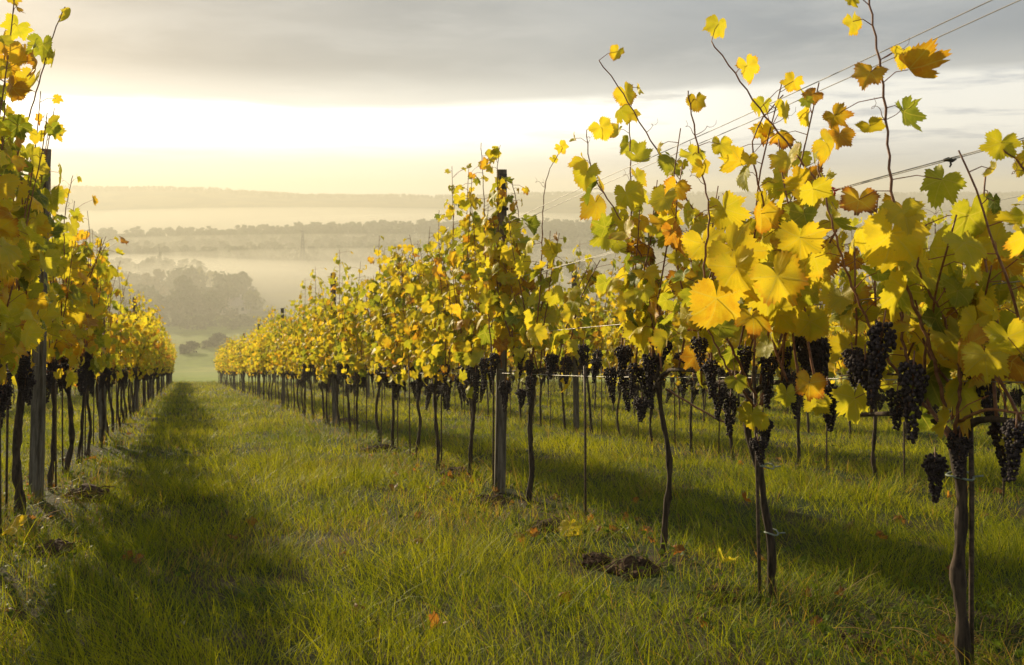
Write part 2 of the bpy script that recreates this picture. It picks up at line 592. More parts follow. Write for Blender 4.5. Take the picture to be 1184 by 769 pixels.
# ------------------------------------------------------------------ leaves
def leaf_outline(n, serr, r_):
    ctrl = [(0, 1.02), (20, 0.80), (31, 0.67), (50, 0.94), (68, 0.74), (82, 0.60), (106, 0.80), (128, 0.66), (150, 0.62), (166, 0.42), (180, 0.06)]
    ang = np.linspace(-180, 180, n, endpoint=False)
    ca = np.array([c[0] for c in ctrl], float); cr = np.array([c[1] for c in ctrl])
    k = 0.55 * r_.uniform()                  # some blades are shallow lobed and rounder
    cr = np.where(ca < 160, cr * (1 - k) + 0.80 * k, cr)
    cr = cr * (1 + r_.normal(0, 0.05, len(cr)))
    rad = np.interp(np.abs(ang), ca, cr)
    if serr:
        rad = rad * (1 + serr * (np.arange(n) % 2 * 2 - 1) * np.clip((175 - np.abs(ang)) / 20, 0, 1))
    if n > 40:            # ragged margin with a few bites
        j = sum(r_.normal(0, 0.028) * np.sin(np.radians(ang) * k + r_.uniform(0, 6.28)) for k in (3, 5, 8, 11, 15))
        rad = rad * (1 + j)
        for _ in range(r_.integers(0, 3)):
            rad = rad * (1 - r_.uniform(0.12, 0.3) * np.exp(-((ang - r_.uniform(-130, 130)) / r_.uniform(3, 6)) ** 2))
    a = np.radians(ang)
    return np.stack([rad * np.sin(a), rad * np.cos(a)], 1)


def leaf_template(n, rings, serr, seed):
    r_ = np.random.default_rng(seed)
    o = leaf_outline(n, serr, r_)
    vs = [np.zeros((1, 2))]
    for f in rings:
        vs.append(o * f * (np.ones((n, 1)) if f == 1.0 else np.ones((n, 1))))
    v = np.concatenate(vs)
    tris = []
    j = np.arange(n); j2 = (j + 1) % n
    tris.append(np.stack([np.zeros(n, int), 1 + j, 1 + j2], 1))
    for k in range(len(rings) - 1):
        a, b = 1 + k * n, 1 + (k + 1) * n
        tris.append(np.stack([a + j, b + j, b + j2], 1)); tris.append(np.stack([a + j, b + j2, a + j2], 1))
    return v, np.concatenate(tris)


T_HI = [leaf_template(72, (0.35, 0.68, 1.0), 0.06, s) for s in range(10)]
T_MID = [leaf_template(26, (0.55, 1.0), 0.05, s) for s in range(3)]
T_LO = [leaf_template(12, (1.0,), 0.0, s) for s in range(2)]


def unit(a):
    return a / (np.linalg.norm(a, axis=-1, keepdims=True) + 1e-9)


def put_leaves(mb, pos, tip, nrm, size, hue, temps, r_, limp=1.0):
    """adds a blade for each row of the arrays: pos is where the stalk joins the blade"""
    n = len(pos)
    tip = unit(tip); nrm = unit(nrm - (nrm * tip).sum(1, keepdims=True) * tip)
    sx = np.cross(tip, nrm)
    which = r_.integers(0, len(temps), n)
    fold = r_.normal(0.22, 0.36, n) * limp; curl = r_.normal(0.32, 0.45, n) * limp
    rip = r_.uniform(0.03, 0.17, n) * limp; ph = r_.uniform(0, 6.28, n)
    wid = r_.uniform(0.9, 1.15, n)
    val = np.clip(r_.normal(0.5, 0.22, n), 0, 1); edge = np.clip(r_.normal(0.24, 0.40, n), 0, 1)
    for k, (tv, tt) in enumerate(temps):
        ix = np.nonzero(which == k)[0]
        if not len(ix): continue
        x = tv[None, :, 0] * wid[ix, None]; y = np.repeat(tv[None, :, 1], len(ix), 0)
        rr = np.hypot(x, y); th = np.arctan2(x, y)
        z = 0.05 * limp * np.sin(x * 7.0 + ph[ix, None]) * np.sin(y * 6.0 + 2 * ph[ix, None]) + fold[ix, None] * np.abs(x) - curl[ix, None] * (y * np.abs(y) * 0.6 + 0.5 * rr ** 2) + rip[ix, None] * rr ** 2 * np.sin(5 * th + ph[ix, None])
        s = size[ix, None, None]
        v = pos[ix, None, :] + s * (x[..., None] * sx[ix, None, :] + y[..., None] * tip[ix, None, :] + z[..., None] * nrm[ix, None, :])
        m = tv.shape[0]
        tris = (tt[None] + (np.arange(len(ix)) * m)[:, None, None]).reshape(-1, 3)
        col = np.repeat(np.stack([hue[ix], val[ix], edge[ix]], 1), m, 0)
        uv = np.tile(tv, (len(ix), 1))
        mb.add(v.reshape(-1, 3), tris, None, col, 0, uv)


# ------------------------------------------------------------------ grapes
def grape_mesh(seed, L, W, sub=2):
    r_ = np.random.default_rng(seed)
    bm = bmesh.new()
    bmesh.ops.create_icosphere(bm, subdivisions=sub, radius=1.0)
    bv = np.array([v.co[:] for v in bm.verts]); bt = np.array([[v.index for v in f.verts] for f in bm.faces])
    bm.free()
    mb = MB()
    pts = []
    tries = 0
    while len(pts) < 170 and tries < 5000:
        tries += 1
        t = r_.uniform(0, 1) ** 0.8
        rad = W * (0.55 + 0.45 * math.sin(min(t * 3.4 + 0.5, 2.0))) * (1 - 0.75 * max(t - 0.25, 0) / 0.75)
        if t < 0.3 and r_.uniform() < 0.4: rad *= 1.3
        a = r_.uniform(0, 6.28); rr = rad * math.sqrt(r_.uniform(0.35, 1))
        p = np.array([rr * math.cos(a), rr * math.sin(a), -t * L])
        if all(((p - q) ** 2).sum() > (0.0092) ** 2 for q in pts):
            pts.append(p)
    for p in pts:
        b = r_.uniform(0.0044, 0.0070)
        mb.add(bv * b * np.array([1, 1, 1.08]) + p, bt)
    mb.tube([(0, 0, 0.03), (0.002, 0, -0.02), (0, 0.001, -L * 0.6)], (0.002, 0.003, 0.002), 5, mat=1)
    return mb.mesh('grape_cluster', [M_GRAPE, M_CANE])


G_HI = [grape_mesh(20 + i, L, W, 2) for i, (L, W) in enumerate(((0.19, 0.032), (0.155, 0.030), (0.12, 0.034), (0.21, 0.028)))]
G_LO = [grape_mesh(30 + i, L, W, 1) for i, (L, W) in enumerate(((0.17, 0.034), (0.13, 0.033)))]

# ------------------------------------------------------------------ vines
DROW = np.array([-RUN, 1.0, -SLOPE]); DROW = DROW / np.linalg.norm(DROW)     # along the row, down the hill
NROW = np.array([1.0, RUN, 0.0]); NROW = NROW / np.linalg.norm(NROW)         # across the row


def pick_hue(r_, n, green=0.22, orange=0.10):
    h = np.clip(r_.normal(0.48, 0.10, n), 0.30, 0.70)
    k = r_.uniform(0, 1, n)
    h = np.where(k < green, r_.uniform(0.05, 0.30, n), h)
    h = np.where(k > 1 - orange, r_.uniform(0.66, 0.84, n), h)
    return h


def smooth_line(pts, n):
    pts = np.asarray(pts, float)
    d = np.r_[0, np.cumsum(np.linalg.norm(np.diff(pts, axis=0), axis=1))]
    t = np.linspace(0, d[-1], n)
    # Catmull-Rom through the points
    out = []
    for q in t:
        i = min(max(np.searchsorted(d, q) - 1, 0), len(pts) - 2)
        u = (q - d[i]) / (d[i + 1] - d[i] + 1e-9)
        p0 = pts[max(i - 1, 0)]; p1 = pts[i]; p2 = pts[i + 1]; p3 = pts[min(i + 2, len(pts) - 1)]
        out.append(0.5 * ((2 * p1) + (-p0 + p2) * u + (2 * p0 - 5 * p1 + 4 * p2 - p3) * u * u + (-p0 + 3 * p1 - 3 * p2 + p3) * u ** 3))
    return np.array(out), d[-1]


def gen_shoot(r_, s, h0, top, lean_n, lean_d):
    """a cane that starts on the arm at s along the row and climbs to the height top"""
    n = 7
    p = DROW * s + np.array([0, 0, h0])
    pts = [p]
    dn, dd = r_.normal(0, 0.05) + lean_n, r_.normal(0, 0.08) + lean_d
    dz = (top - h0) / (n - 1)
    for i in range(n - 1):
        dn += r_.normal(0, 0.035) - 0.35 * (pts[-1] - DROW * s).dot(NROW) * 0.3; dd += r_.normal(0, 0.04)
        p = p + np.array([0, 0, dz]) + NROW * dn * 0.35 + DROW * dd * 0.35
        pts.append(p)
    return pts


def leaves_on(r_, line, length, step, size, start, petiole, green, orange, out, side_bias=0.0, lateral=0.35, tip_small=True):
    n = max(2, int(length / step))
    for i in range(n):
        f = (i + r_.uniform(-0.3, 0.3)) / n
        if f < start: continue
        k = min(max(f, 0), 1) * (len(line) - 1); a = int(k); b = min(a + 1, len(line) - 1)
        p = line[a] + (line[b] - line[a]) * (k - a)
        m = 1 + (r_.uniform() < lateral)
        for _ in range(m):
            sg = 1 if r_.uniform() < 0.5 + side_bias else -1
            o = NROW * sg * abs(r_.normal(0.7, 0.35)) + DROW * r_.normal(0, 0.75)
            o = o / (np.linalg.norm(o) + 1e-6)
            pl = petiole * r_.uniform(0.5, 1.5) * (1.8 if _ else 1.0)
            up = r_.normal(0.15, 0.35)
            q = p + (o + np.array([0, 0, up])) * pl
            tip = o * r_.uniform(0.1, 0.8) + np.array([0, 0, -r_.uniform(0.35, 1.1)]) + r_.normal(0, 0.28, 3)
            nr = o * r_.uniform(0.5, 1.0) + np.array([0, 0, r_.uniform(0.0, 0.8)]) + r_.normal(0, 0.35, 3)
            sz = size * r_.uniform(0.62, 1.25) * (1 - 0.5 * max(f - 0.7, 0) / 0.3 if tip_small else 1)
            out.append((p, q, tip, nr, sz, pick_hue(r_, 1, green, orange)[0]))


def foliage_mesh(mb, lv, temps, r_, stalks=True, k=4):
    a = [np.array([l[i] for l in lv]) for i in range(1, 6)]
    put_leaves(mb, a[0], a[1], a[2], a[3], a[4], temps, r_)
    if stalks:
        for l in lv:
            mid = (l[0] + l[1]) / 2 + np.array([0, 0, 0.012])
            mb.tube([l[0], mid, l[1]], (0.0016, 0.0013, 0.0012), k, mat=1, cap=False)


def trunk_line(r_, h, lean=(0.0, 0.0)):
    n = 7
    pts = []
    ox = oy = 0.0
    for i in range(n):
        f = i / (n - 1)
        pts.append((ox + lean[0] * f, oy + lean[1] * f, -0.08 + (h + 0.08) * f))
        ox += r_.normal(0, 0.012); oy += r_.normal(0, 0.012)
    return pts


def trunk_mesh(mb, r_, pts, r0, r1, k=9):
    line, L = smooth_line(pts, 26 if k > 6 else 14)
    f = np.linspace(0, 1, len(line))
    rad = r0 + (r1 - r0) * f + 0.35 * r0 * np.exp(-f * 14) + 0.55 * r1 * np.exp(-((f - 1) / 0.09) ** 2)
    rad = rad * (1 + 0.15 * np.sin(f * 31 + r_.uniform(0, 6)) + r_.normal(0, 0.05, len(f)))
    mb.tube(line, rad, k, wob=0.10)
    # knotty head
    for _ in range(5):
        c = line[-1] + r_.normal(0, 0.012, 3) + np.array([0, 0, -0.03 * r_.uniform()])
        d = unit(r_.normal(0, 1, 3) + np.array([0, 0, 0.8])) * 0.05
        mb.tube([c, c + d * 0.5, c + d], (r1 * 1.0, r1 * 0.8, r1 * 0.45), 7, wob=0.1)


def arm_mesh(mb, h, reach):
    for sg, rc in ((-1, reach[0]), (1, reach[1])):
        b = np.array([0, 0, h])
        pts = [b, b + DROW * sg * 0.08 + np.array([0, 0, 0.05]), b + DROW * sg * rc * 0.5 + np.array([0, 0, 0.055]), b + DROW * sg * rc + np.array([0, 0, 0.04])]
        ln, _ = smooth_line(pts, 8)
        mb.tube(ln, np.linspace(0.011, 0.006, 8), 6, wob=0.06)


def make_vine(seed, detail, h=0.80, tops=(1.8, 2.2), n_shoots=9, leaf=0.085, step=0.075, green=0.22, orange=0.10, n_grapes=6,
              r0=0.018, reach=(0.38, 0.38), start=0.02, lateral=0.35, lean=(0, 0), skip=0.0, low=1.6, spur=0.18):
    """one vine standing at the origin: its Empty and its parts"""
    r_ = np.random.default_rng(seed)
    root = empty('grape_vine', (0, 0, 0))
    tl = trunk_line(r_, h, lean)
    head = np.array(tl[-1]) * np.array([1, 1, 0])
    tb = MB(); trunk_mesh(tb, r_, tl, r0, r0 * 0.72, 9 if detail < 2 else 5)
    ab = tb if detail == 2 else MB()
    arm_mesh(ab, h, reach)
    if detail < 2:
        ab.build('arm', M_TRUNK, root).location = head
    lv = []
    temps = (T_HI, T_MID, T_LO)[detail]
    canes = []
    for i in range(n_shoots):
        s = -reach[0] + (reach[0] + reach[1]) * (i + 0.5 + r_.uniform(-0.4, 0.4)) / n_shoots
        top = r_.uniform(*tops)
        if r_.uniform() < spur: top += r_.uniform(0.1, 0.4)
        ln, L = smooth_line(gen_shoot(r_, s, h + 0.05, top, 0, 0), 14)
        ln = ln + head
        canes.append(ln)
        leaves_on(r_, ln, L, step, leaf, start, 0.065, green, orange, lv, lateral=lateral)
    for _ in range(int(n_shoots * low)):
        p = head + DROW * r_.uniform(-reach[0], reach[1]) + NROW * r_.normal(0, 0.05) + np.array([0, 0, h + r_.uniform(-0.02, 0.14)])
        o = unit(NROW * r_.choice([-1, 1]) * 0.8 + DROW * r_.normal(0, 0.6))
        q = p + o * r_.uniform(0.03, 0.12) + np.array([0, 0, -r_.uniform(0.0, 0.10)])
        lv.append((p, q, o * 0.3 + np.array([0, 0, -1.0]) + r_.normal(0, 0.2, 3), o + r_.normal(0, 0.35, 3), leaf * r_.uniform(0.55, 1.0), pick_hue(r_, 1, green * 0.6, orange * 1.5)[0]))
    if skip: lv = [l for l in lv if r_.uniform() > skip]
    for ln in canes:
        cb = tb if detail == 2 else MB()
        cb.tube(ln, np.linspace(0.0048, 0.0022, len(ln)), 6 if detail == 0 else (4 if detail == 1 else 3), mat=1 if detail == 2 else 0)
        if detail < 2: cb.build('cane', M_CANE, root)
    tb.build('trunk', [M_TRUNK, M_CANE], root)
    fb = MB(); foliage_mesh(fb, lv, temps, r_, detail < 2, 4 if detail == 0 else 3)
    fb.build('foliage', [M_LEAF, M_STALK], root)
    for i in range(n_grapes):
        s = r_.uniform(-reach[0], reach[1])
        q = head + DROW * s + NROW * r_.normal(0, 0.035) + np.array([0, 0, h + r_.uniform(-0.10, 0.12)])
        g = link('grape_cluster', (G_HI if detail == 0 else G_LO)[r_.integers(0, len(G_HI if detail == 0 else G_LO))], root, q)
        g.rotation_euler = (r_.normal(0, 0.12), r_.normal(0, 0.12), r_.uniform(0, 6.28)); k = r_.uniform(0.8, 1.1); g.scale = (k, k, k)
    return root


ALLCH = {}
def kids(o):
    return ALLCH.setdefault(o.name, [c for c in COL.objects if c.parent == o])


def copy_vine(src, loc, s):
    c = src.copy(); COL.objects.link(c); c.location = loc; c.scale = (s, s, s)
    for ch in kids(src):
        d = ch.copy(); COL.objects.link(d); d.parent = c
    return c


GR = {'sun': 'vines of the sunlit row', 'dark': 'vines of the backlit row', 'second': 'vines of the row behind the sunlit row',
      'third': 'vines of the third row', 'outer': 'vines of the row beyond the backlit row'}
FARLAB = {'sun': 'slim yellow vine farther down the sunlit row along the grass lane',
          'dark': 'shaded gold and green vine farther down the backlit row by the lane',
          'second': 'yellow vine of the second row, seen behind the sunlit row',
          'third': 'yellow vine of the third row, seen far behind the sunlit row',
          'outer': 'dim vine of the row beyond the backlit row, seen between its trunks'}
VINES = []


def row_pos(row, y):
    x = ROWX[row] - RUN * y
    return (x, y, gz(x, y))


def hero(row, y, label, extra=None, **kw):
    v = make_vine(detail=0, **kw)
    v.location = row_pos(row, y)
    tag(v, label, 'vine', GR[row])
    return v


CANES = {}
def px_cane(v, pts, r=(0.0052, 0.0024)):
    loc = np.array(v.location)
    ln, L = smooth_line([P(*p) - loc for p in pts], 6 * len(pts))
    zig = 0.0022 * np.where(np.arange(len(ln)) % 2, 1, -1)[:, None] * unit(np.array([[0.9, -0.3, 0.15]]))
    zig[0] = 0
    ln = ln + zig
    CANES.setdefault(v.name, []).append(ln)
    mb = MB(); mb.tube(ln, np.linspace(r[0], r[1], len(ln)), 6, wob=0.05)
    rr = np.random.default_rng(len(CANES[v.name]) * 7 + len(ln))
    for f in rr.uniform(0.45, 0.97, 3):            # curled tendrils and short side stubs at the nodes
        p = ln[int(f * (len(ln) - 1))]
        a = rr.uniform(0, 6.28); d = np.array([math.cos(a), 0.4 * math.sin(a), 0.5])
        t = np.linspace(0, 1, 16); c_ = rr.uniform(0.008, 0.014)
        pts_ = p + d * (0.07 * t)[:, None] + np.stack([c_ * np.sin(9 * t * t), c_ * 0.6 * np.cos(9 * t * t) - c_ * 0.6, c_ * (1 - np.cos(9 * t * t))], 1) * t[:, None]
        mb.tube(pts_, np.linspace(0.0014, 0.0006, 16), 5)
    mb.build('cane', M_CANE, v)
    return ln, L


def px_leaves(v, rows, seed):
    """single leaves at their places in the photograph: px, py, depth, width in pixels, hue"""
    r_ = np.random.default_rng(seed)
    loc = np.array(v.location)
    lv = []
    for px, py, y, wpx, hue in rows:
        sz = wpx / F * y / 1.95
        hue = min(hue, 0.72)
        c = P(px, py, y) - loc
        tip = np.array([r_.normal(0, 0.5), r_.normal(0, 0.3), -1.0])
        tip = tip / np.linalg.norm(tip)
        nr = np.array([r_.normal(-0.2, 0.55), -0.9, r_.normal(0.35, 0.45)])
        q = c - tip * sz * 0.3
        st = q + np.array([r_.normal(0, 0.02), 0.05, 0.02])
        if v.name in CANES:
            al = np.concatenate(CANES[v.name]); dd = np.linalg.norm(al - q, axis=1)
            if dd.min() < 0.22: st = al[dd.argmin()]
        lv.append((st, q, tip, nr, sz, hue))
    return lv


def px_grapes(v, rows, seed):
    r_ = np.random.default_rng(seed)
    loc = np.array(v.location)
    for px, py, y, hpx in rows:
        i = r_.integers(0, 4); me = G_HI[i]
        L = (0.19, 0.155, 0.12, 0.21)[i]
        k = hpx / F * y / L
        c = P(px, py, y) - loc + np.array([0, 0, L * k / 2])
        g = link('grape_cluster', me, v, c)
        w_ = min(max(k, 0.8), 1.0)
        g.scale = (w_, w_, k); g.rotation_euler = (r_.normal(0, 0.08), r_.normal(0, 0.08), r_.uniform(0, 6.28))


def tie(v, h, r=0.03, mat=M_TIE, off=(0, 0)):
    mb = MB()
    th = np.linspace(0, 2 * math.pi, 13)
    mb.tube(np.stack([off[0] + r * np.cos(th), off[1] + r * np.sin(th), h + 0.004 * np.sin(th * 2)], 1), 0.003, 5)
    mb.tube([(off[0] + r, off[1] - r * 0.3, h), (off[0] + r + 0.02, off[1] - 0.02, h + 0.006)], 0.0025, 5)
    mb.build('tie', mat, v)


def hero_shoots(v, canes, seed, leaf, step=0.075, green=0.2, orange=0.15, lateral=0.1):
    r_ = np.random.default_rng(seed)
    lv = []
    for c in canes:
        pts, dens = c
        ln, L = px_cane(v, pts)
        if dens > 0: leaves_on(r_, ln, L, step / dens, leaf, 0.12, 0.055, green, orange, lv, lateral=lateral)
    return lv


def add_leaves(v, lv, seed):
    r_ = np.random.default_rng(seed)
    mb = MB(); foliage_mesh(mb, lv, T_HI, r_, True, 5)
    mb.build('shoot_leaves', [M_LEAF, M_STALK], v)


# --- the nearest vines of the sunlit row, each with its own canes
Y0, DY = 2.38, 0.76
va = hero('sun', 2.38, 'closest vine, with a thick dark trunk, heavy grape clusters and large yellow leaves', seed=101, h=0.66, tops=(1.05, 1.42), spur=0.0,
          n_shoots=10, leaf=0.072, step=0.068, green=0.08, orange=0.10, n_grapes=2, low=0.2, start=0.27, r0=0.020, reach=(0.34, 0.42), lean=(-0.03, 0.0))
lv = hero_shoots(va, [([(1095, 480, 2.36), (1075, 400, 2.34), (1045, 320, 2.34), (1032, 230, 2.36), (1022, 110, 2.37), (1006, 5, 2.38), (996, -60, 2.38)], 0.25),
                      ([(1100, 520, 2.36), (1110, 440, 2.3), (1092, 370, 2.3), (1062, 312, 2.3), (1070, 260, 2.3)], 0.5),
                      ([(1098, 510, 2.36), (1060, 440, 2.45), (1043, 390, 2.5), (1040, 330, 2.5), (1000, 230, 2.55)], 0.6),
                      ([(1105, 490, 2.36), (1140, 474, 2.2), (1186, 478, 2.05), (1230, 470, 1.95)], 0.0),
                      ([(1098, 500, 2.36), (1030, 420, 2.5), (985, 330, 2.55), (960, 250, 2.6), (945, 190, 2.65)], 0.6)], 7, 0.085)
lv += px_leaves(va, [(1003, 88, 2.37, 44, 0.74), (1045, 68, 2.37, 36, 0.45), (1048, 137, 2.37, 54, 0.16), (988, 30, 2.37, 36, 0.48), (986, 2, 2.38, 22, 0.5),
                     (1030, 285, 2.3, 98, 0.56), (992, 238, 2.36, 60, 0.82), (1008, 150, 2.4, 36, 0.55), (968, 138, 2.45, 36, 0.76), (1118, 262, 2.3, 86, 0.34),
                     (1085, 215, 2.4, 54, 0.34), (1075, 300, 2.45, 90, 0.42), (990, 470, 2.4, 60, 0.42), (935, 450, 2.5, 48, 0.72), (1110, 335, 2.35, 64, 0.25),
                     (940, 225, 2.5, 50, 0.5), (960, 170, 2.55, 46, 0.55), (1168, 400, 2.0, 66, 0.5), (1140, 420, 2.1, 60, 0.52),
                     (925, 285, 2.5, 70, 0.6), (905, 330, 2.5, 80, 0.58), (1040, 345, 2.5, 60, 0.3), (1150, 345, 2.3, 70, 0.3)], 8)
add_leaves(va, lv, 9)
px_grapes(va, [(1022, 425, 2.32, 104), (1057, 466, 2.3, 92), (1124, 452, 2.36, 96), (1038, 474, 2.45, 46), (1110, 528, 2.33, 50), (1000, 440, 2.5, 56), (985, 425, 2.55, 44), (1175, 524, 2.0, 72)], 3)
tie(va, 0.56, 0.034, off=(-0.01, 0))

vb = hero('sun', 3.14, 'slender vine with a forked top and grapes low on its trunk, next to the closest', seed=102, h=0.74, tops=(1.2, 1.65),
          n_shoots=10, leaf=0.070, step=0.066, green=0.10, orange=0.10, n_grapes=2, low=0.4, start=0.26, r0=0.016, reach=(0.42, 0.36), lean=(-0.085, 0.0))
lv = hero_shoots(vb, [([(880, 470, 3.12), (930, 330, 3.0), (968, 255, 2.95), (925, 185, 2.95), (880, 128, 2.98), (845, 78, 3.0), (822, 48, 3.02)], 0.3),
                      ([(875, 460, 3.12), (845, 400, 3.05), (815, 330, 3.05), (820, 250, 3.05), (812, 200, 3.1), (795, 105, 3.1)], 0.3),
                      ([(880, 480, 3.12), (850, 440, 3.0), (838, 420, 3.0), (812, 365, 3.0)], 0.2),
                      ([(878, 470, 3.12), (905, 380, 3.2), (900, 300, 3.2), (870, 170, 3.2), (905, 110, 3.2)], 0.45)], 17, 0.08)
lv += px_leaves(vb, [(830, 32, 3.02, 34, 0.45), (867, 82, 3.0, 42, 0.52), (915, 98, 2.95, 30, 0.6), (806, 120, 3.1, 30, 0.6), (833, 172, 3.08, 34, 0.5), (812, 196, 3.08, 28, 0.6),
                     (866, 186, 3.0, 22, 0.62), (908, 130, 2.95, 36, 0.5), (828, 358, 2.8, 84, 0.68), (855, 300, 2.75, 86, 0.58), (880, 255, 2.85, 50, 0.66), (840, 250, 3.0, 60, 0.48),
                     (855, 320, 2.7, 74, 0.55), (920, 270, 2.9, 60, 0.4), (890, 345, 2.8, 76, 0.5), (815, 290, 3.1, 60, 0.55)], 18)
add_leaves(vb, lv, 19)
px_grapes(vb, [(930, 415, 3.0, 50), (862, 420, 3.1, 40), (808, 410, 3.2, 40), (905, 425, 3.1, 48), (845, 482, 3.05, 50), (832, 465, 3.0, 42), (888, 440, 3.05, 62), (876, 522, 3.1, 30), (915, 458, 3.0, 52), (822, 438, 3.0, 44), (945, 425, 3.0, 66)], 5)
tie(vb, 0.50, 0.024, off=(-0.03, 0)); tie(vb, 0.26, 0.024, off=(-0.015, 0))

vc = hero('sun', 3.90, 'thin bent vine between the bare steel rod and the slender forked vine', seed=103, h=0.78, tops=(1.3, 1.65), n_shoots=8,
          leaf=0.068, step=0.072, green=0.2, orange=0.12, n_grapes=2, low=0.5, start=0.12, r0=0.014, reach=(0.45, 0.46), lean=(0.0, 0.02))
lv = hero_shoots(vc, [([(765, 440, 3.9), (850, 330, 3.7), (800, 240, 3.75), (745, 150, 3.8), (715, 100, 3.85), (692, 70, 3.85)], 0.3),
                      ([(765, 430, 3.9), (735, 340, 4.1), (730, 240, 4.1), (728, 150, 4.1), (724, 95, 4.1)], 0.9),
                      ([(760, 430, 3.9), (760, 340, 4.0), (715, 250, 4.1), (685, 200, 4.2), (678, 150, 4.2)], 0.9),
                      ([(770, 450, 3.9), (845, 490, 3.7), (800, 430, 3.9)], 0.0)], 27, 0.08)
lv += px_leaves(vc, [(712, 63, 3.85, 24, 0.56), (726, 112, 4.0, 36, 0.55), (697, 152, 4.1, 36, 0.55), (676, 205, 4.2, 42, 0.42), (690, 240, 4.2, 48, 0.62), (740, 185, 4.0, 40, 0.4),
                     (725, 230, 4.0, 46, 0.45), (770, 230, 3.9, 36, 0.3), (700, 275, 4.1, 50, 0.35)], 28)
add_leaves(vc, lv, 29)
px_grapes(vc, [(770, 412, 3.9, 36), (722, 418, 4.1, 34), (690, 428, 4.3, 30), (752, 432, 3.9, 44), (742, 474, 3.85, 28), (785, 428, 3.8, 40), (733, 440, 4.0, 40), (705, 445, 4.2, 40)], 6)

ve = hero('sun', 5.38, 'crooked dark vine with a split trunk just beside the tall leafy post', seed=105, h=0.80, tops=(1.4, 1.8), n_shoots=9,
          leaf=0.070, step=0.066, green=0.25, orange=0.08, n_grapes=2, low=0.5, start=0.12, r0=0.019, reach=(0.46, 0.36), lean=(-0.03, 0.02))
lv = hero_shoots(ve, [([(615, 420, 5.3), (625, 330, 5.2), (628, 240, 5.2), (634, 200, 5.2), (650, 172, 5.2)], 0.15),
                      ([(600, 420, 5.5), (575, 330, 5.7), (577, 250, 5.75), (575, 200, 5.75), (578, 168, 5.75)], 2.2),
                      ([(595, 420, 5.5), (590, 330, 5.7), (600, 260, 5.8), (592, 210, 5.8)], 2.0),
                      ([(570, 420, 5.6), (562, 330, 5.8), (560, 240, 5.8), (556, 165, 5.8)], 0.6),
                      ([(580, 425, 5.72), (572, 340, 5.72), (578, 290, 5.75), (570, 255, 5.75)], 2.6)], 37, 0.075)
lv += px_leaves(ve, [(650, 172, 5.2, 20, 0.6), (641, 185, 5.2, 14, 0.5), (572, 178, 5.75, 22, 0.45), (556, 190, 5.8, 14, 0.55), (548, 235, 5.8, 20, 0.62), (645, 345, 5.0, 30, 0.45),
                     (620, 390, 5.0, 34, 0.5), (640, 300, 5.1, 42, 0.48), (565, 290, 5.6, 32, 0.6)], 38)
add_leaves(ve, lv, 39)
px_grapes(ve, [(638, 424, 5.1, 28), (600, 420, 5.5, 30), (572, 424, 5.6, 30), (655, 428, 5.0, 30), (612, 432, 5.3, 32), (560, 432, 5.7, 36), (584, 458, 5.7, 34), (675, 417, 4.7, 36), (692, 420, 4.6, 30)], 8)

SUN_HERO = [(6.55, 'leaning vine just past the tall leafy post, its trunk bowed', 106, (1.75, 2.15)), (7.35, 'dark straight vine second past the tall leafy post', 107, (1.7, 2.05)),
            (8.15, 'leafy vine with a small grape bunch low on its trunk, third past the tall post', 108, (1.75, 2.1)), (9.0, 'straight dark vine fourth past the tall leafy post', 109, (1.7, 2.1))]
for y, lab, sd, tops in SUN_HERO:
    hero('sun', y, lab, seed=sd, h=0.80, tops=tops, n_shoots=9, leaf=0.068, step=0.058, green=0.17, orange=0.07, n_grapes=10, r0=0.017, lateral=0.4)
# the vine beside the camera whose shoots reach in at the picture's edge
v0 = hero('sun', 1.72, 'vine at the picture edge of which leaves and a dark grape cluster show', seed=100, h=0.66, spur=0.0, tops=(0.9, 1.05), n_shoots=2,
          leaf=0.075, step=0.10, green=0.08, orange=0.12, n_grapes=1, r0=0.020, reach=(0.2, 0.44))
lv = hero_shoots(v0, [([(1290, 460, 1.86), (1260, 330, 1.9), (1215, 240, 1.95), (1180, 190, 1.98), (1158, 172, 2.0)], 0.25)], 47, 0.07)
lv += px_leaves(v0, [(1155, 172, 2.0, 48, 0.46), (1182, 195, 1.98, 34, 0.55), (1186, 255, 1.96, 40, 0.4), (1188, 280, 1.95, 50, 0.5), (1195, 180, 1.95, 46, 0.5)], 48)
add_leaves(v0, lv, 49)

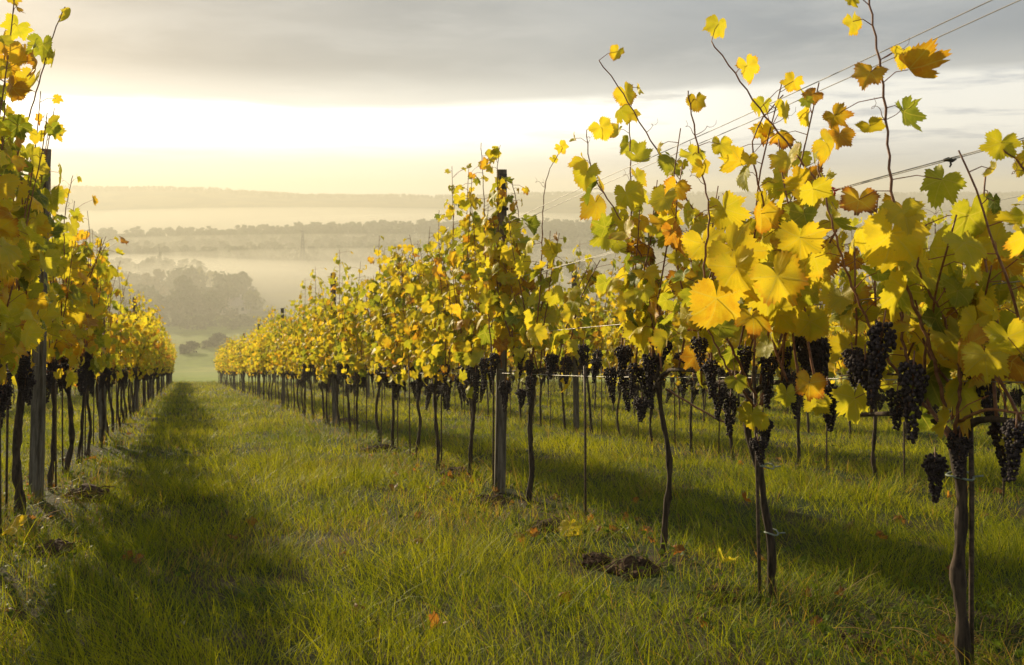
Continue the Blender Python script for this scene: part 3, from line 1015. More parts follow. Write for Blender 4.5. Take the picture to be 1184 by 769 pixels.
# --- the nearest vines of the backlit row
DARK_HERO = [(4.05, 'vine at the picture edge with tall amber leaves, standing before the grey backlit post', 201, (1.9, 2.35), 0.022),
             (4.86, 'stout black vine trunk before the grey post, grapes crowding its head', 202, (1.9, 2.3), 0.026),
             (6.1, 'twin stemmed dark vine just past the grey backlit post', 203, (1.7, 2.1), 0.017),
             (6.85, 'dark vine with a kinked double trunk second past the grey backlit post', 204, (1.75, 2.1), 0.022),
             (7.6, 'thin backlit vine third past the grey backlit post', 205, (1.7, 2.05), 0.016),
             (8.35, 'thin backlit vine fourth past the grey backlit post', 206, (1.75, 2.05), 0.016)]
for y, lab, sd, tops, r0 in DARK_HERO:
    v = hero('dark', y, lab, seed=sd, h=0.84, tops=tops, n_shoots=10, leaf=0.084, step=0.074, green=0.22, orange=0.16, n_grapes=8, r0=r0, lateral=0.55, start=0.05, skip=0.4)
    if y < 4.2:
        lv = hero_shoots(v, [([(-10, 330, 4.2), (5, 230, 4.25), (15, 195, 4.3), (38, 120, 4.3), (60, 45, 4.3), (75, 8, 4.3)], 0.2),
                             ([(-5, 300, 4.2), (0, 200, 4.2), (6, 110, 4.2), (4, 40, 4.2)], 0.9)], 57, 0.08)
        lv += px_leaves(v, [(80, 21, 4.3, 26, 0.5), (50, 58, 4.3, 42, 0.25), (62, 70, 4.3, 28, 0.45), (38, 98, 4.3, 42, 0.5), (42, 160, 4.3, 24, 0.52), (12, 140, 4.3, 30, 0.3), (8, 55, 4.2, 40, 0.74),
                            (5, 80, 4.2, 36, 0.8), (20, 105, 4.25, 34, 0.5), (10, 160, 4.25, 30, 0.5)], 58)
        add_leaves(v, lv, 59)
    if y == 6.1:
        lv = hero_shoots(v, [([(70, 380, 6.1), (74, 300, 6.1), (75, 250, 6.1), (84, 203, 6.1)], 1.0), ([(95, 330, 6.4), (112, 300, 6.4), (118, 275, 6.4)], 0.5)], 67, 0.075)
        add_leaves(v, lv, 68)

# --- the rest of the rows from a few grown vines, copied
MIDT = [make_vine(300 + i, 1, 0.80, (1.45, 2.2), 8, 0.067, 0.056, 0.18, 0.07, 9, 0.017, lateral=0.5, spur=0.3) for i in range(5)]
DMIDT = [make_vine(320 + i, 1, 0.82, (1.35, 2.2), (5, 8, 7)[i], 0.076, 0.072, 0.17, 0.16, 7, 0.018, lateral=0.45, skip=0.42) for i in range(3)]
FART = [make_vine(340 + i, 2, 0.80, (1.45, 2.2), 8, 0.064, 0.050, 0.16, 0.11, 4, 0.018, lateral=0.6) for i in range(6)]
used = set()


def place_vine(row, y, far, label=None):
    pool = FART if far else (DMIDT if row in ('dark', 'outer') else MIDT)
    src = pool[random.randrange(len(pool))]
    x, yy, z = row_pos(row, y)
    dx, dy = rng.normal(0, 0.03), rng.normal(0, 0.05)
    s = random.uniform(0.92, 1.08)
    if src.name not in used:
        used.add(src.name); v = src; v.location = (x + dx, y + dy, z); v.scale = (s, s, s)
    else:
        v = copy_vine(src, (x + dx, y + dy, z), s)
    tag(v, label or FARLAB[row], 'vine', GR[row])
    return v


END = 57.0
for y in (3.28,):
    place_vine('dark', y, False, 'vine of the backlit row just outside the picture')
spots = {'sun': np.arange(9.8, END, DY), 'dark': np.arange(9.1, END, DY), 'second': np.arange(3.6, END, DY), 'third': np.arange(7.0, 42, DY), 'outer': np.arange(15.0, 42, DY)}
for row, ys in spots.items():
    ys = [q for q in ys if q < 12 or rng.uniform() > 0.05]     # a few vines have died out
    lim = {'sun': 17, 'dark': 15, 'second': 13, 'third': 0, 'outer': 0}[row]
    for y in ys:
        place_vine(row, float(y), y > lim)
for src in MIDT + DMIDT + FART:           # a grown vine that no spot took
    if src.name not in used:
        for c in kids(src): bpy.data.objects.remove(c)
        bpy.data.objects.remove(src)


def far_rows():
    """the rows beyond those counted one by one"""
    mb = MB(); r_ = np.random.default_rng(77)
    src = []
    for k in range(3):
        lv = []; tb = MB()
        trunk_mesh(tb, r_, trunk_line(r_, 0.8), 0.018, 0.013, 4)
        for i in range(7):
            ln, L = smooth_line(gen_shoot(r_, -0.38 + 0.76 * (i + 0.5) / 7, 0.85, r_.uniform(1.65, 2.1), 0, 0), 10)
            leaves_on(r_, ln, L, 0.085, 0.10, 0.02, 0.065, 0.2, 0.12, lv, lateral=0.4)
        fb = MB(); foliage_mesh(fb, lv, T_LO, r_, False)
        src.append((fb, tb))
    rows = [(8.32, 42.5, 57)] + [(8.32 + 3.09 * k, 9 + 3 * k, 57) for k in range(1, 6)] + [(-4.04, 42.5, 57), (-7.13, 28, 57), (-10.2, 36, 57)]
    for rx, a, b in rows:
        for y in np.arange(a, b, DY * 1.15):
            x = rx - RUN * y; o = np.array([x, y, gz(x, y)])
            fb, tb = src[r_.integers(0, 3)]
            for q, m in ((fb, 0), (tb, 1)):
                base = 0
                for v_, c_, uv_ in zip(q.v, q.c, q.uv):
                    pass
                V = np.concatenate(q.v); C = np.concatenate(q.c); U = np.concatenate(q.uv)
                mb.add(V + o, np.concatenate(q.t) if q.t else None, np.concatenate(q.q) if q.q else None, C, m, U)
    tag(mb.build('far_vine_rows', [M_LEAF, M_TRUNK]), 'rows of yellow vines far across the slope', 'vines', kind='stuff')


far_rows()

# ------------------------------------------------------------------ posts, rods, wires
def post_mesh(seed, h, w_):
    r_ = np.random.default_rng(seed)
    bm = bmesh.new()
    bmesh.ops.create_cube(bm, size=1.0)
    for v in bm.verts: v.co = Vector((v.co.x * w_, v.co.y * w_, (v.co.z + 0.5) * (h + 0.3) - 0.3))
    bmesh.ops.subdivide_edges(bm, edges=[e for e in bm.edges if abs(e.verts[0].co.z - e.verts[1].co.z) > 0.5], cuts=9)
    bmesh.ops.bevel(bm, geom=[e for e in bm.edges if abs(e.verts[0].co.z - e.verts[1].co.z) > 0.05], offset=w_ * 0.22, segments=2, affect='EDGES')
    for v in bm.verts:
        f = 1 - 0.10 * (v.co.z / h)
        v.co.x = v.co.x * f + 0.006 * math.sin(v.co.z * 2.1 + seed); v.co.y = v.co.y * f + 0.005 * math.sin(v.co.z * 1.7 + seed * 2)
    me = bpy.data.meshes.new('vine_post'); bm.to_mesh(me); bm.free()
    me.materials.append(M_POST)
    return me


PM = [post_mesh(i, 2.2, 0.074) for i in range(3)]
POSTG = {'sun': 'posts of the sunlit row', 'dark': 'posts of the backlit row', 'second': 'posts of the second row'}
def post(row, y, label, near, k=0, off=0.0):
    x, y_, z = row_pos(row, y)
    t = link('vine_post', PM[k % 3], None, (x + off, y, z))
    t.rotation_euler = (rng.normal(0, 0.012), rng.normal(0, 0.012), rng.uniform(-0.3, 0.3))
    tag(t, label, 'post', POSTG[row])
    if near:
        mb = MB(); mb.box((0.0, -0.0395, 2.06), (0.052, 0.012, 0.22)); mb.box((0.012, -0.052, 1.93), (0.05, 0.016, 0.02))
        mb.build('bracket', M_DARKMETAL, t, smooth=False)
        for hz in (2.12, 2.03):
            mb = MB(); mb.box((-0.006, -0.0475, hz), (0.014, 0.005, 0.02)); mb.build('plate', M_PLATE, t, smooth=False)
    for hz in (0.84, 1.10, 1.52):
        mb = MB(); th = np.linspace(0, math.pi, 7)
        mb.tube(np.stack([0.012 * np.cos(th), -0.034 - 0.014 * np.sin(th), np.full(7, hz)], 1), 0.002, 5); mb.build('staple', M_WIRE, t)
    return t


post('sun', 5.9, 'tall leafy grey post with a dark bracket at its top, in the sunlit row', True, 0)
post('dark', 5.43, 'weathered grey post beside the stout black trunk of the backlit row', False, 1)
post('dark', 9.9, 'second grey post of the backlit row, slimmer and half hidden by vines', False, 2)
post('sun', 12.4, 'second post of the sunlit row, its dark tip above the yellow leaves', False, 2)
for i, y in enumerate(np.arange(19.0, END, 6.6)):
    post('sun', float(y), 'distant post down the sunlit row, buried in yellow leaves', False, i)
for i, y in enumerate(np.arange(16.5, END, 6.6)):
    post('dark', float(y), 'distant post down the backlit row, buried in leaves', False, i + 1)
for i, y in enumerate(np.arange(5.0, END, 6.6)):
    post('second', float(y), 'grey post of the second row, behind the sunlit row', False, i)

RODM = None
def rod(row, y, dx, h, label, group):
    global RODM
    if RODM is None:
        mb = MB(); mb.tube([(0, 0, -0.2), (0, 0, 0.3), (0.002, 0, 0.7), (0.0, 0.002, 1.0)], 0.0065, 8); RODM = mb.mesh('vine_rod', M_STEEL)
    x, y_, z = row_pos(row, y)
    o = link('vine_rod', RODM, None, (x + dx, y, z)); o.scale = (1, 1, h)
    o.rotation_euler = (rng.normal(0, 0.01), rng.normal(0, 0.01), 0)
    return tag(o, label, 'rod', group)


RG = 'steel rods beside the vines'
rod('sun', 2.38, 0.022, 0.75, 'dark rod tied close beside the thick closest trunk', RG)
rod('sun', 3.14, -0.055, 0.86, 'dark rod behind the slender leaning vine', RG)
rod('sun', 4.63, 0.0, 0.86, 'bare rusty rod standing alone with no vine beside it', RG)
rod('sun', 5.85, -0.062, 1.0, 'pale thin rod against the side of the tall leafy post', RG)
for y in list(np.arange(6.6, 24, DY)):
    rod('sun', float(y), rng.choice([-1, 1]) * 0.035, 0.9, 'thin steel rod beside a vine farther down the sunlit row', 'rods of the sunlit row')
rod('dark', 4.15, 0.06, 0.95, 'dark rod at the picture edge in the backlit row', RG)
rod('dark', 4.84, -0.055, 0.9, 'dark rod behind the stout black backlit trunk', RG)
for y in list(np.arange(6.12, 20, DY)):
    rod('dark', float(y), rng.choice([-1, 1]) * 0.03, 0.9, 'thin steel rod beside a vine farther down the backlit row', 'rods of the backlit row')
for y in list(np.arange(5.5, 20, DY)):
    rod('second', float(y), rng.choice([-1, 1]) * 0.03, 0.9, 'thin steel rod beside a vine of the second row', 'rods of the second row')


def wire(row, h, off, label, y0, rad=0.0016, sag=0.012):
    ys = np.arange(y0, END + 1, 0.55)
    x = ROWX[row] - RUN * ys
    z = -EYE - SLOPE * ys + h - sag * np.abs(np.sin(ys * math.pi / 6.6)) + 0.004 * np.sin(ys * 2.2 + h * 9)
    pts = np.stack([x + NROW[0] * off, ys + NROW[1] * off, z], 1)
    mb = MB(); mb.tube(pts, rad, 6)
    o = mb.build('trellis_wire', M_WIRE)
    return tag(o, label, 'wire', 'trellis wires of the vineyard')


wire('sun', 0.83, 0.0, 'lowest wire of the sunlit row, carrying the vine arms above the grapes', 0.6, 0.0019)
wire('sun', 1.085, 0.0, 'single wire through the leaves above the grapes of the sunlit row', 0.6, 0.0017)
wire('sun', 1.445, -0.05, 'lower wire of the middle pair above the sunlit row', 0.6)
wire('sun', 1.462, 0.05, 'upper wire of the middle pair above the sunlit row', 0.6)
wire('sun', 1.82, -0.05, 'lower wire of the topmost pair crossing the sky over the sunlit row', 0.6)
wire('sun', 1.828, 0.05, 'upper wire of the topmost pair crossing the sky over the sunlit row', 0.6)
for row, nm, y0 in (('dark', 'backlit row', 2.0), ('second', 'second row', 2.0)):
    wire(row, 0.85, 0, 'lowest wire of the %s at grape height' % nm, y0)
    wire(row, 1.2, 0, 'middle wire of the %s among the leaves' % nm, y0)
    wire(row, 1.6, 0, 'upper wire of the %s among the leaves' % nm, y0)
    wire(row, 1.95, 0, 'topmost wire of the %s' % nm, y0)


def clip(px, py, y, mat, label, name='wire_clip', s=1.0):
    mb = MB()
    mb.tube([(-0.016 * s, 0, 0), (-0.004, 0.002, 0.003), (0.008 * s, 0, -0.001), (0.018 * s, 0, 0.004)], (0.004, 0.006, 0.0055, 0.0035), 7, wob=0.15)
    mb.tube([(0.0, 0, 0), (0.004, 0, -0.012), (0.0, 0, -0.02 * s)], (0.003, 0.003, 0.002), 6)
    o = mb.build(name, mat, None, P(px, py, y))
    return tag(o, label, 'clip')


def wire_depth(px):           # depth at which the sunlit row shows in this column
    return 2.14 / ((px - 215) / F)


def clip_on(px, h, off, mat, label):
    # on the wire itself: solve for the depth at which the wire shows in that column
    y = (ROWX['sun'] + NROW[0] * off) / ((px - 592) / F + RUN)
    yy = y + NROW[1] * off * 0
    z = -EYE - SLOPE * y + h - 0.012 * abs(math.sin(y * math.pi / 6.6))
    o = clip(592, HOR, 1.0, mat, label)
    o.location = ((px - 592) / F * y, y, z)
    return o


clip_on(1047, 1.828, 0.05, M_DARKMETAL, 'dark clip on the topmost wire pair against the sky')
clip_on(1098, 1.462, 0.05, M_DARKMETAL, 'dark clip on the middle wire pair beside the open sky')
clip_on(964, 1.445, -0.05, M_RED, 'red clip on the middle wire pair among yellow leaves')
clip_on(1035, 1.085, 0.0, M_RED, 'red clip on the single wire above the black grapes')

# ------------------------------------------------------------------ grass
def row_dist(x, y):
    d = np.full(x.shape, 9.0)
    for k in range(-3, 9):
        d = np.minimum(d, np.abs((x - (-0.95 + 3.09 * k - RUN * y)) * CR))
    return d


def vnoise(x, y, s, seed):
    r_ = np.random.default_rng(seed)
    g = r_.uniform(0, 1, (64, 64))
    u = x * s + 500.3; v = y * s + 500.7
    i = np.floor(u).astype(int); j = np.floor(v).astype(int)
    fu = u - i; fv = v - j; fu = fu * fu * (3 - 2 * fu); fv = fv * fv * (3 - 2 * fv)
    a = g[i % 64, j % 64]; b = g[(i + 1) % 64, j % 64]; c = g[i % 64, (j + 1) % 64]; d = g[(i + 1) % 64, (j + 1) % 64]
    return (a * (1 - fu) + b * fu) * (1 - fv) + (c * (1 - fu) + d * fu) * fv


def grass():
    mb = MB()
    r_ = np.random.default_rng(5)
    bands = [(1.6, 4.5, 4300, 0.0026, 3), (4.5, 8, 2300, 0.0036, 3), (8, 14, 900, 0.0058, 2), (14, 26, 300, 0.010, 2), (26, 60, 75, 0.020, 2)]
    for y0, y1, dens, wd, seg in bands:
        xw0, xw1 = -0.72 * y1 - 0.8, 0.72 * y1 + 0.8
        n = int((xw1 - xw0) * (y1 - y0) * dens)
        x = r_.uniform(xw0, xw1, n); y = r_.uniform(y0, y1, n)
        k = np.abs(x) < 0.68 * y + 0.7
        x, y = x[k], y[k]
        d = row_dist(x, y)
        strip = np.exp(-(d / 0.33) ** 2)
        cl = vnoise(x, y, 1.4, 1); cl2 = vnoise(x, y, 5.0, 2); cl3 = vnoise(x, y, 0.5, 3)
        keep = r_.uniform(0, 1, len(x)) < np.clip(0.45 + 0.9 * cl2 - 0.75 * strip * (cl > 0.28), 0.08, 1)
        x, y, strip, cl, cl2, cl3 = [a[keep] for a in (x, y, strip, cl, cl2, cl3)]
        n = len(x)
        h = (0.040 + 0.070 * cl2 * (0.5 + cl)) * r_.uniform(0.55, 1.5, n)
        tall = r_.uniform(0, 1, n) < 0.05
        h = np.where(tall, h * r_.uniform(1.4, 2.1, n), h) * (1 + 0.25 * strip)
        h = h * (1.0 if y0 < 14 else 1.15) * (0.75 + 0.65 * vnoise(x, y, 2.6, 21))
        az = r_.uniform(0, 2 * math.pi, n)
        # tussocks lean together
        az = np.where(r_.uniform(0, 1, n) < 0.45, 6.28 * vnoise(x, y, 2.2, 4) + r_.normal(0, 0.6, n), az)
        lean = np.abs(r_.normal(0.35, 0.28, n)); bend = np.abs(r_.normal(0.45, 0.35, n))
        w_ = wd * r_.uniform(0.6, 1.35, n)
        z = ground_z(x, y) - 0.006
        dirv = np.stack([np.cos(az), np.sin(az), np.zeros(n)], 1)
        fa = az + math.pi / 2 + r_.normal(0, 0.7, n)
        sv = np.stack([np.cos(fa), np.sin(fa), np.zeros(n)], 1)
        base = np.stack([x, y, z], 1)
        lev = np.linspace(0, 1, seg + 1)
        rows = []
        for t in lev:
            off = dirv * (h * (lean * t + bend * t * t))[:, None] + np.array([0, 0, 1.0]) * (h * (t - 0.32 * bend * t * t))[:, None]
            c = base + off
            if t < 1:
                ww = (w_ * (1 - 0.55 * t))[:, None] * 0.5
                rows += [c - sv * ww, c + sv * ww]
            else:
                rows.append(c)
        V = np.stack(rows, 1)
        m = V.shape[1]
        f = []
        for s in range(seg - 1):
            a = 2 * s
            f += [(a, a + 1, a + 3), (a, a + 3, a + 2)]
        a = 2 * (seg - 1)
        f.append((a, a + 1, a + 2))
        tri = (np.array(f)[None] + (np.arange(n) * m)[:, None, None]).reshape(-1, 3)
        g1 = np.array([0.115, 0.170, 0.010]); g2 = np.array([0.390, 0.400, 0.014]); straw = np.array([0.34, 0.24, 0.075]); dk = np.array([0.055, 0.080, 0.012])
        k = np.clip(0.55 * cl + 0.75 * cl3 - 0.15 + r_.normal(0, 0.22, n), 0, 1)[:, None]
        col = g1 * (1 - k) + g2 * k
        st = (r_.uniform(0, 1, n) < 0.03 + 0.20 * strip + 0.22 * (vnoise(x, y, 1.7, 11) > 0.74))[:, None]
        col = np.where(st, straw * r_.uniform(0.6, 1.1, (n, 1)), col)
        col = np.where((r_.uniform(0, 1, n) < 0.16)[:, None], dk, col)
        mb.add(V.reshape(-1, 3), tri, None, np.repeat(col, m, 0))
    # low broad leaved weeds, mostly in the strips under the vines
    n = 9000
    y = r_.uniform(1.8, 10, n); x = r_.uniform(-0.72, 0.72, n) * y - 0.1
    d = row_dist(x, y); k = r_.uniform(0, 1, n) < np.clip(0.9 * np.exp(-(d / 0.4) ** 2) + 0.5 * (vnoise(x, y, 1.1, 9) > 0.68), 0, 1)
    x, y = x[k], y[k]; n = len(x)
    a = r_.uniform(0, 6.28, n)
    pos = np.stack([x, y, ground_z(x, y) + r_.uniform(0.01, 0.06, n)], 1)
    sub = MB()
    put_leaves(sub, pos, np.stack([np.cos(a), np.sin(a), r_.normal(0.1, 0.3, n)], 1), np.stack([r_.normal(0, 0.4, n), r_.normal(0, 0.4, n), np.ones(n)], 1),
               r_.uniform(0.010, 0.026, n), np.zeros(n), [(t[0] * np.array([0.7, 1.0]), t[1]) for t in T_LO], r_)
    cum = 0
    for v_, t_ in zip(sub.v, sub.t):
        sh = np.repeat(r_.uniform(0.6, 1.3, (len(v_) // 13, 1)), 13, 0)
        mb.add(v_, t_ - cum, None, np.array([0.085, 0.13, 0.014]) * sh)
        cum += len(v_)
    tag(mb.build('grass', M_GRASS), 'short dewy green grass over the slope between the vine rows', 'grass', kind='stuff')


grass()

# long dry stems that lie in the strip under the vines
def dry_grass():
    r_ = np.random.default_rng(15)
    specs = [(1085, 740, 2.5, 'arched straw coloured grass tuft at the foot of the closest trunk', 26, 0.30), (45, 640, 4.5, 'straw stems lying across the foot of the backlit row', 14, 0.42),
             (80, 600, 5.2, 'dry stems fallen at the foot of the grey backlit post', 14, 0.36), (1130, 690, 2.7, 'dry grass tuft in the shade behind the closest trunk', 20, 0.26),
             (590, 590, 5.2, 'thin dry tuft at the foot of the tall leafy post', 14, 0.20), (500, 548, 6.9, 'dry tuft at the foot of vines past the tall post', 16, 0.22),
             (640, 575, 5.0, 'wispy pale tuft beside the crooked split trunk', 12, 0.22)]
    for px, py, y, lab, n, L in specs:
        p = P(px, py, y); z = gz(p[0], p[1]); mb = MB()
        for _ in range(n):
            a = r_.uniform(0, 6.28); l = L * r_.uniform(0.5, 1.2); b = np.r_[r_.normal(0, 0.05, 2), -0.01]
            d = np.array([math.cos(a), math.sin(a), 0])
            t = np.linspace(0, 1, 7)
            pts = b + d * (l * (0.25 * t + 0.7 * t ** 2))[:, None] + np.array([0, 0, 1]) * (l * (0.8 * t - 0.75 * t ** 2.2))[:, None]
            mb.tube(pts, np.linspace(0.0017, 0.0006, 7), 4, col=tuple(np.array([0.34, 0.25, 0.09]) * r_.uniform(0.6, 1.1)))
        tag(mb.build('dry_grass_tuft', M_GRASS, None, (p[0], p[1], z)), lab, 'grass tuft', 'dry tufts under the vines')


dry_grass()

# ------------------------------------------------------------------ clods and fallen leaves
def ground_px(px, py):
    """where the sight line through this pixel meets the ground"""
    y = 1.0
    lo, hi = 1.0, 60.0
    f = lambda q: (HOR - py) / F * q - gz((px - 592) / F * q, q)
    for _ in range(40):
        m = (lo + hi) / 2
        if f(m) > 0: lo = m
        else: hi = m
    y = lo
    return np.array([(px - 592) / F * y, y, gz((px - 592) / F * y, y)])


def soil_mound(px, py, r, hgt, label, seed):
    r_ = np.random.default_rng(seed)
    bm = bmesh.new(); bmesh.ops.create_icosphere(bm, subdivisions=2, radius=1.0)
    bv = np.array([v.co[:] for v in bm.verts]); bt = np.array([[v.index for v in f.verts] for f in bm.faces]); bm.free()
    mb = MB()
    for i in range(150):
        q = r_.normal(0, 0.42, 2); d = math.hypot(*q)
        if d > 1.1: continue
        s_ = r * r_.uniform(0.06, 0.26) * (1.1 - 0.5 * d)
        rough = 1 + r_.normal(0, 0.16, (len(bv), 1))
        c = np.array([q[0] * r, q[1] * r * 0.8, hgt * (max(0, 1 - d) ** 0.8) * r_.uniform(0.2, 0.9) - 0.012])
        mb.add(bv * rough * np.array([1, r_.uniform(0.7, 1.1), r_.uniform(0.45, 0.8)]) * s_ + c, bt)
    for i in range(10):          # roots and stems caught in it
        a = r_.uniform(0, 6.28); l = r * r_.uniform(0.3, 0.8); q = np.array([r_.normal(0, 0.3) * r, r_.normal(0, 0.3) * r, hgt * 0.5])
        mb.tube([q, q + np.array([math.cos(a), math.sin(a), 0.35]) * l * 0.5, q + np.array([math.cos(a), math.sin(a), 0.1]) * l], 0.0014, 4)
    p = ground_px(px, py)
    o = mb.build('soil_mound', M_SOIL, None, p, smooth=False); o.rotation_euler = (0, 0, r_.uniform(0, 6))
    return tag(o, label, 'soil mound', 'clods of soil under the vines')


soil_mound(690, 655, 0.10, 0.085, 'reddish brown clod of turned soil near the foot of the thin bent vine', 1)
soil_mound(735, 662, 0.15, 0.07, 'broad dark soil heap right behind the reddish clod', 2)
soil_mound(440, 522, 0.22, 0.07, 'low dark soil heap under the second pair of vines past the tall post', 3)
soil_mound(530, 552, 0.20, 0.07, 'soil heap between the vines just past the tall leafy post', 4)
soil_mound(400, 490, 0.25, 0.08, 'dark soil heap far down under the sunlit row', 5)
soil_mound(100, 578, 0.22, 0.10, 'dark heap of soil and weeds at the foot of the backlit row', 6)
soil_mound(60, 640, 0.16, 0.06, 'crumbly dark soil patch in front of the stout backlit trunk', 7)
soil_mound(565, 582, 0.18, 0.05, 'crumbled soil at the foot of the tall leafy post', 9)
soil_mound(640, 612, 0.16, 0.05, 'crumbled soil between the crooked split trunk and the bare rod', 10)
soil_mound(835, 690, 0.13, 0.045, 'crumbled soil strip between the slender forked vine and the thin bent vine', 11)
soil_mound(1000, 748, 0.12, 0.04, 'crumbled soil between the two closest trunks', 12)
soil_mound(430, 722, 0.05, 0.03, 'small brown clod lying in the middle of the lane grass', 8)


def fallen(px, py, size, hue, label, lift=0.03, seed=0, tilt=0.28, group='fallen vine leaves on the grass'):
    r_ = np.random.default_rng(400 + seed)
    if seed > 2: hue = max(hue, 0.91); size = size * 0.75
    p = ground_px(px, py)
    mb = MB()
    tip = np.array([[r_.normal(), r_.normal(), r_.normal(0, 0.2)]])
    nr = np.array([[r_.normal(0, tilt), r_.normal(-0.35, tilt), 1.0]])
    put_leaves(mb, np.array([[0, 0, 0.0]]), tip, nr, np.array([size]), np.array([hue]), T_HI, r_, 1.7)
    mb.tube([(0, 0, 0), -tip[0] / np.linalg.norm(tip[0]) * size * 0.5 + np.array([0, 0, 0.012]), -tip[0] / np.linalg.norm(tip[0]) * size * 0.9], 0.0013, 5, mat=1)
    o = mb.build('fallen_leaf', [M_LEAF, M_STALK], None, p + np.array([0, 0, lift * 0.8]))
    return tag(o, label, 'fallen leaf', group)


FL = [(838, 668, 0.052, 0.50, 'pale yellow fallen leaf on the dark grass beside the slender leaning vine', 0.08),
      (18, 628, 0.075, 0.66, 'glowing amber fallen leaf at the picture edge below the stout backlit trunk', 0.10),
      (660, 618, 0.075, 0.60, 'large tan fallen leaf leaning on the clods by the bare rod', 0.06),
      (12, 718, 0.06, 0.97, 'dark brown fallen leaf in the corner of the lane', 0.05),
      (600, 632, 0.05, 0.82, 'orange fallen leaf in the grass before the crooked split trunk', 0.07),
      (636, 552, 0.05, 0.84, 'small orange leaf on the grass behind the crooked split trunk', 0.07),
      (1100, 678, 0.04, 0.86, 'rust orange leaf beside the closest trunk', 0.07),
      (1155, 578, 0.06, 0.84, 'brown orange leaf on the grass past the closest trunk', 0.07),
      (1040, 608, 0.05, 0.90, 'russet leaf on the grass between the two closest trunks', 0.06),
      (985, 617, 0.06, 0.98, 'almost black curled leaf on the grass between the rows', 0.06),
      (1018, 634, 0.05, 0.85, 'long orange leaf in front of the russet one', 0.06),
      (862, 588, 0.06, 0.80, 'tan leaf in the grass just past the slender leaning vine', 0.06),
      (160, 660, 0.045, 0.88, 'curled russet leaf in the shaded lane grass', 0.06),
      (290, 612, 0.045, 0.86, 'russet leaf in the lane level with the grey backlit post', 0.06),
      (270, 630, 0.05, 0.80, 'dull orange leaf just in front of the russet lane leaf', 0.05),
      (400, 648, 0.05, 0.87, 'flat red brown leaf in the middle of the lane', 0.05),
      (484, 636, 0.045, 0.93, 'dark red leaf in the lane toward the sunlit row', 0.06),
      (412, 716, 0.05, 0.93, 'upright dark red leaf by the small lane clod', 0.07),
      (505, 742, 0.045, 0.87, 'red brown leaf at the bottom of the lane', 0.06),
      (655, 700, 0.045, 0.88, 'rusty leaf below the reddish soil clod', 0.06),
      (150, 508, 0.06, 0.66, 'yellow leaf lying farther up the foot of the backlit row', 0.07),
      (880, 655, 0.05, 0.86, 'small rusty leaf at the foot of the slender leaning vine', 0.06),
      (545, 575, 0.05, 0.86, 'brown leaf on the soil before the tall leafy post', 0.06),
      (520, 560, 0.05, 0.82, 'orange brown leaf on the soil heap past the tall post', 0.07)]
for i, (px, py, s, hue, lab, lift) in enumerate(FL):
    fallen(px, py, s, hue, lab, lift, i)

for i in range(120):
    y = rng.uniform(2.6, 8.5); row = ('sun', 'sun', 'dark', 'second')[i % 4]
    x = ROWX[row] - RUN * y + rng.normal(0, 0.28)
    px, py = 592 + F * x / y, HOR - F * gz(x, y) / y
    if 10 < px < 1175 and py < 760:
        fallen(px, py, rng.uniform(0.03, 0.055), rng.uniform(0.80, 1.0), 'small dead brown leaf sunk in the grass under the vines', 0.035, 60 + i, 0.35, 'dead leaves under the vines')

# ------------------------------------------------------------------ the valley: trees, house, mast
def crown_mb(r_, H, W, n, face, base=0.18, conic=False):
    mb = MB()
    lobes = []
    for _ in range(11):
        t = r_.uniform(base + 0.1, 0.95)
        rad = W * 0.5 * (math.sin(math.pi * min(0.12 + t * 0.86, 1)) if not conic else (1.05 - t))
        a = r_.uniform(0, 6.28); q = r_.uniform(0.2, 0.75)
        lobes.append((np.array([rad * q * math.cos(a), rad * q * math.sin(a), t * H]), max(0.12, rad / (W * 0.5)) * W * r_.uniform(0.17, 0.30)))
    c = []
    for i in range(n):
        l, rr = lobes[r_.integers(0, len(lobes))]
        c.append(l + unit(r_.normal(0, 1, 3)) * rr * r_.uniform(0.55, 1.08))
    c = np.array(c)
    u = unit(r_.normal(0, 1, (n, 3))); v = unit(np.cross(u, r_.normal(0, 1, (n, 3))))
    s = face * r_.uniform(0.5, 1.3, (n, 1))
    V = np.stack([c - u * s, c - v * s * 0.7, c + u * s, c + v * s * 0.7], 1)
    tint = np.repeat(r_.uniform(0, 1, n), 4)
    mb.add(V.reshape(-1, 3), None, (np.arange(4)[None] + (np.arange(n) * 4)[:, None]), np.stack([tint] * 3, 1))
    return mb, lobes


def make_tree(seed, H, W, mat, conic=False, n=1300, base=0.18):
    r_ = np.random.default_rng(seed)
    root = empty('valley_tree', (0, 0, 0))
    cb, lobes = crown_mb(r_, H, W, n, 0.055 * W, base, conic)
    cb.build('crown', mat, root, smooth=False)
    tb = MB(); tb.tube([(0, 0, -0.6), (0.1, 0, H * 0.3), (0, 0.1, H * 0.6), (0, 0, H * 0.85)], (H * 0.026, H * 0.02, H * 0.013, H * 0.004), 8)
    for l, rr in lobes[:6]:
        tb.tube([(0, 0, l[2] * 0.55), l * 0.5 + np.array([0, 0, l[2] * 0.25]), l], (H * 0.011, H * 0.008, H * 0.003), 5)
    tb.build('trunk', M_WOODBARK, root)
    return root


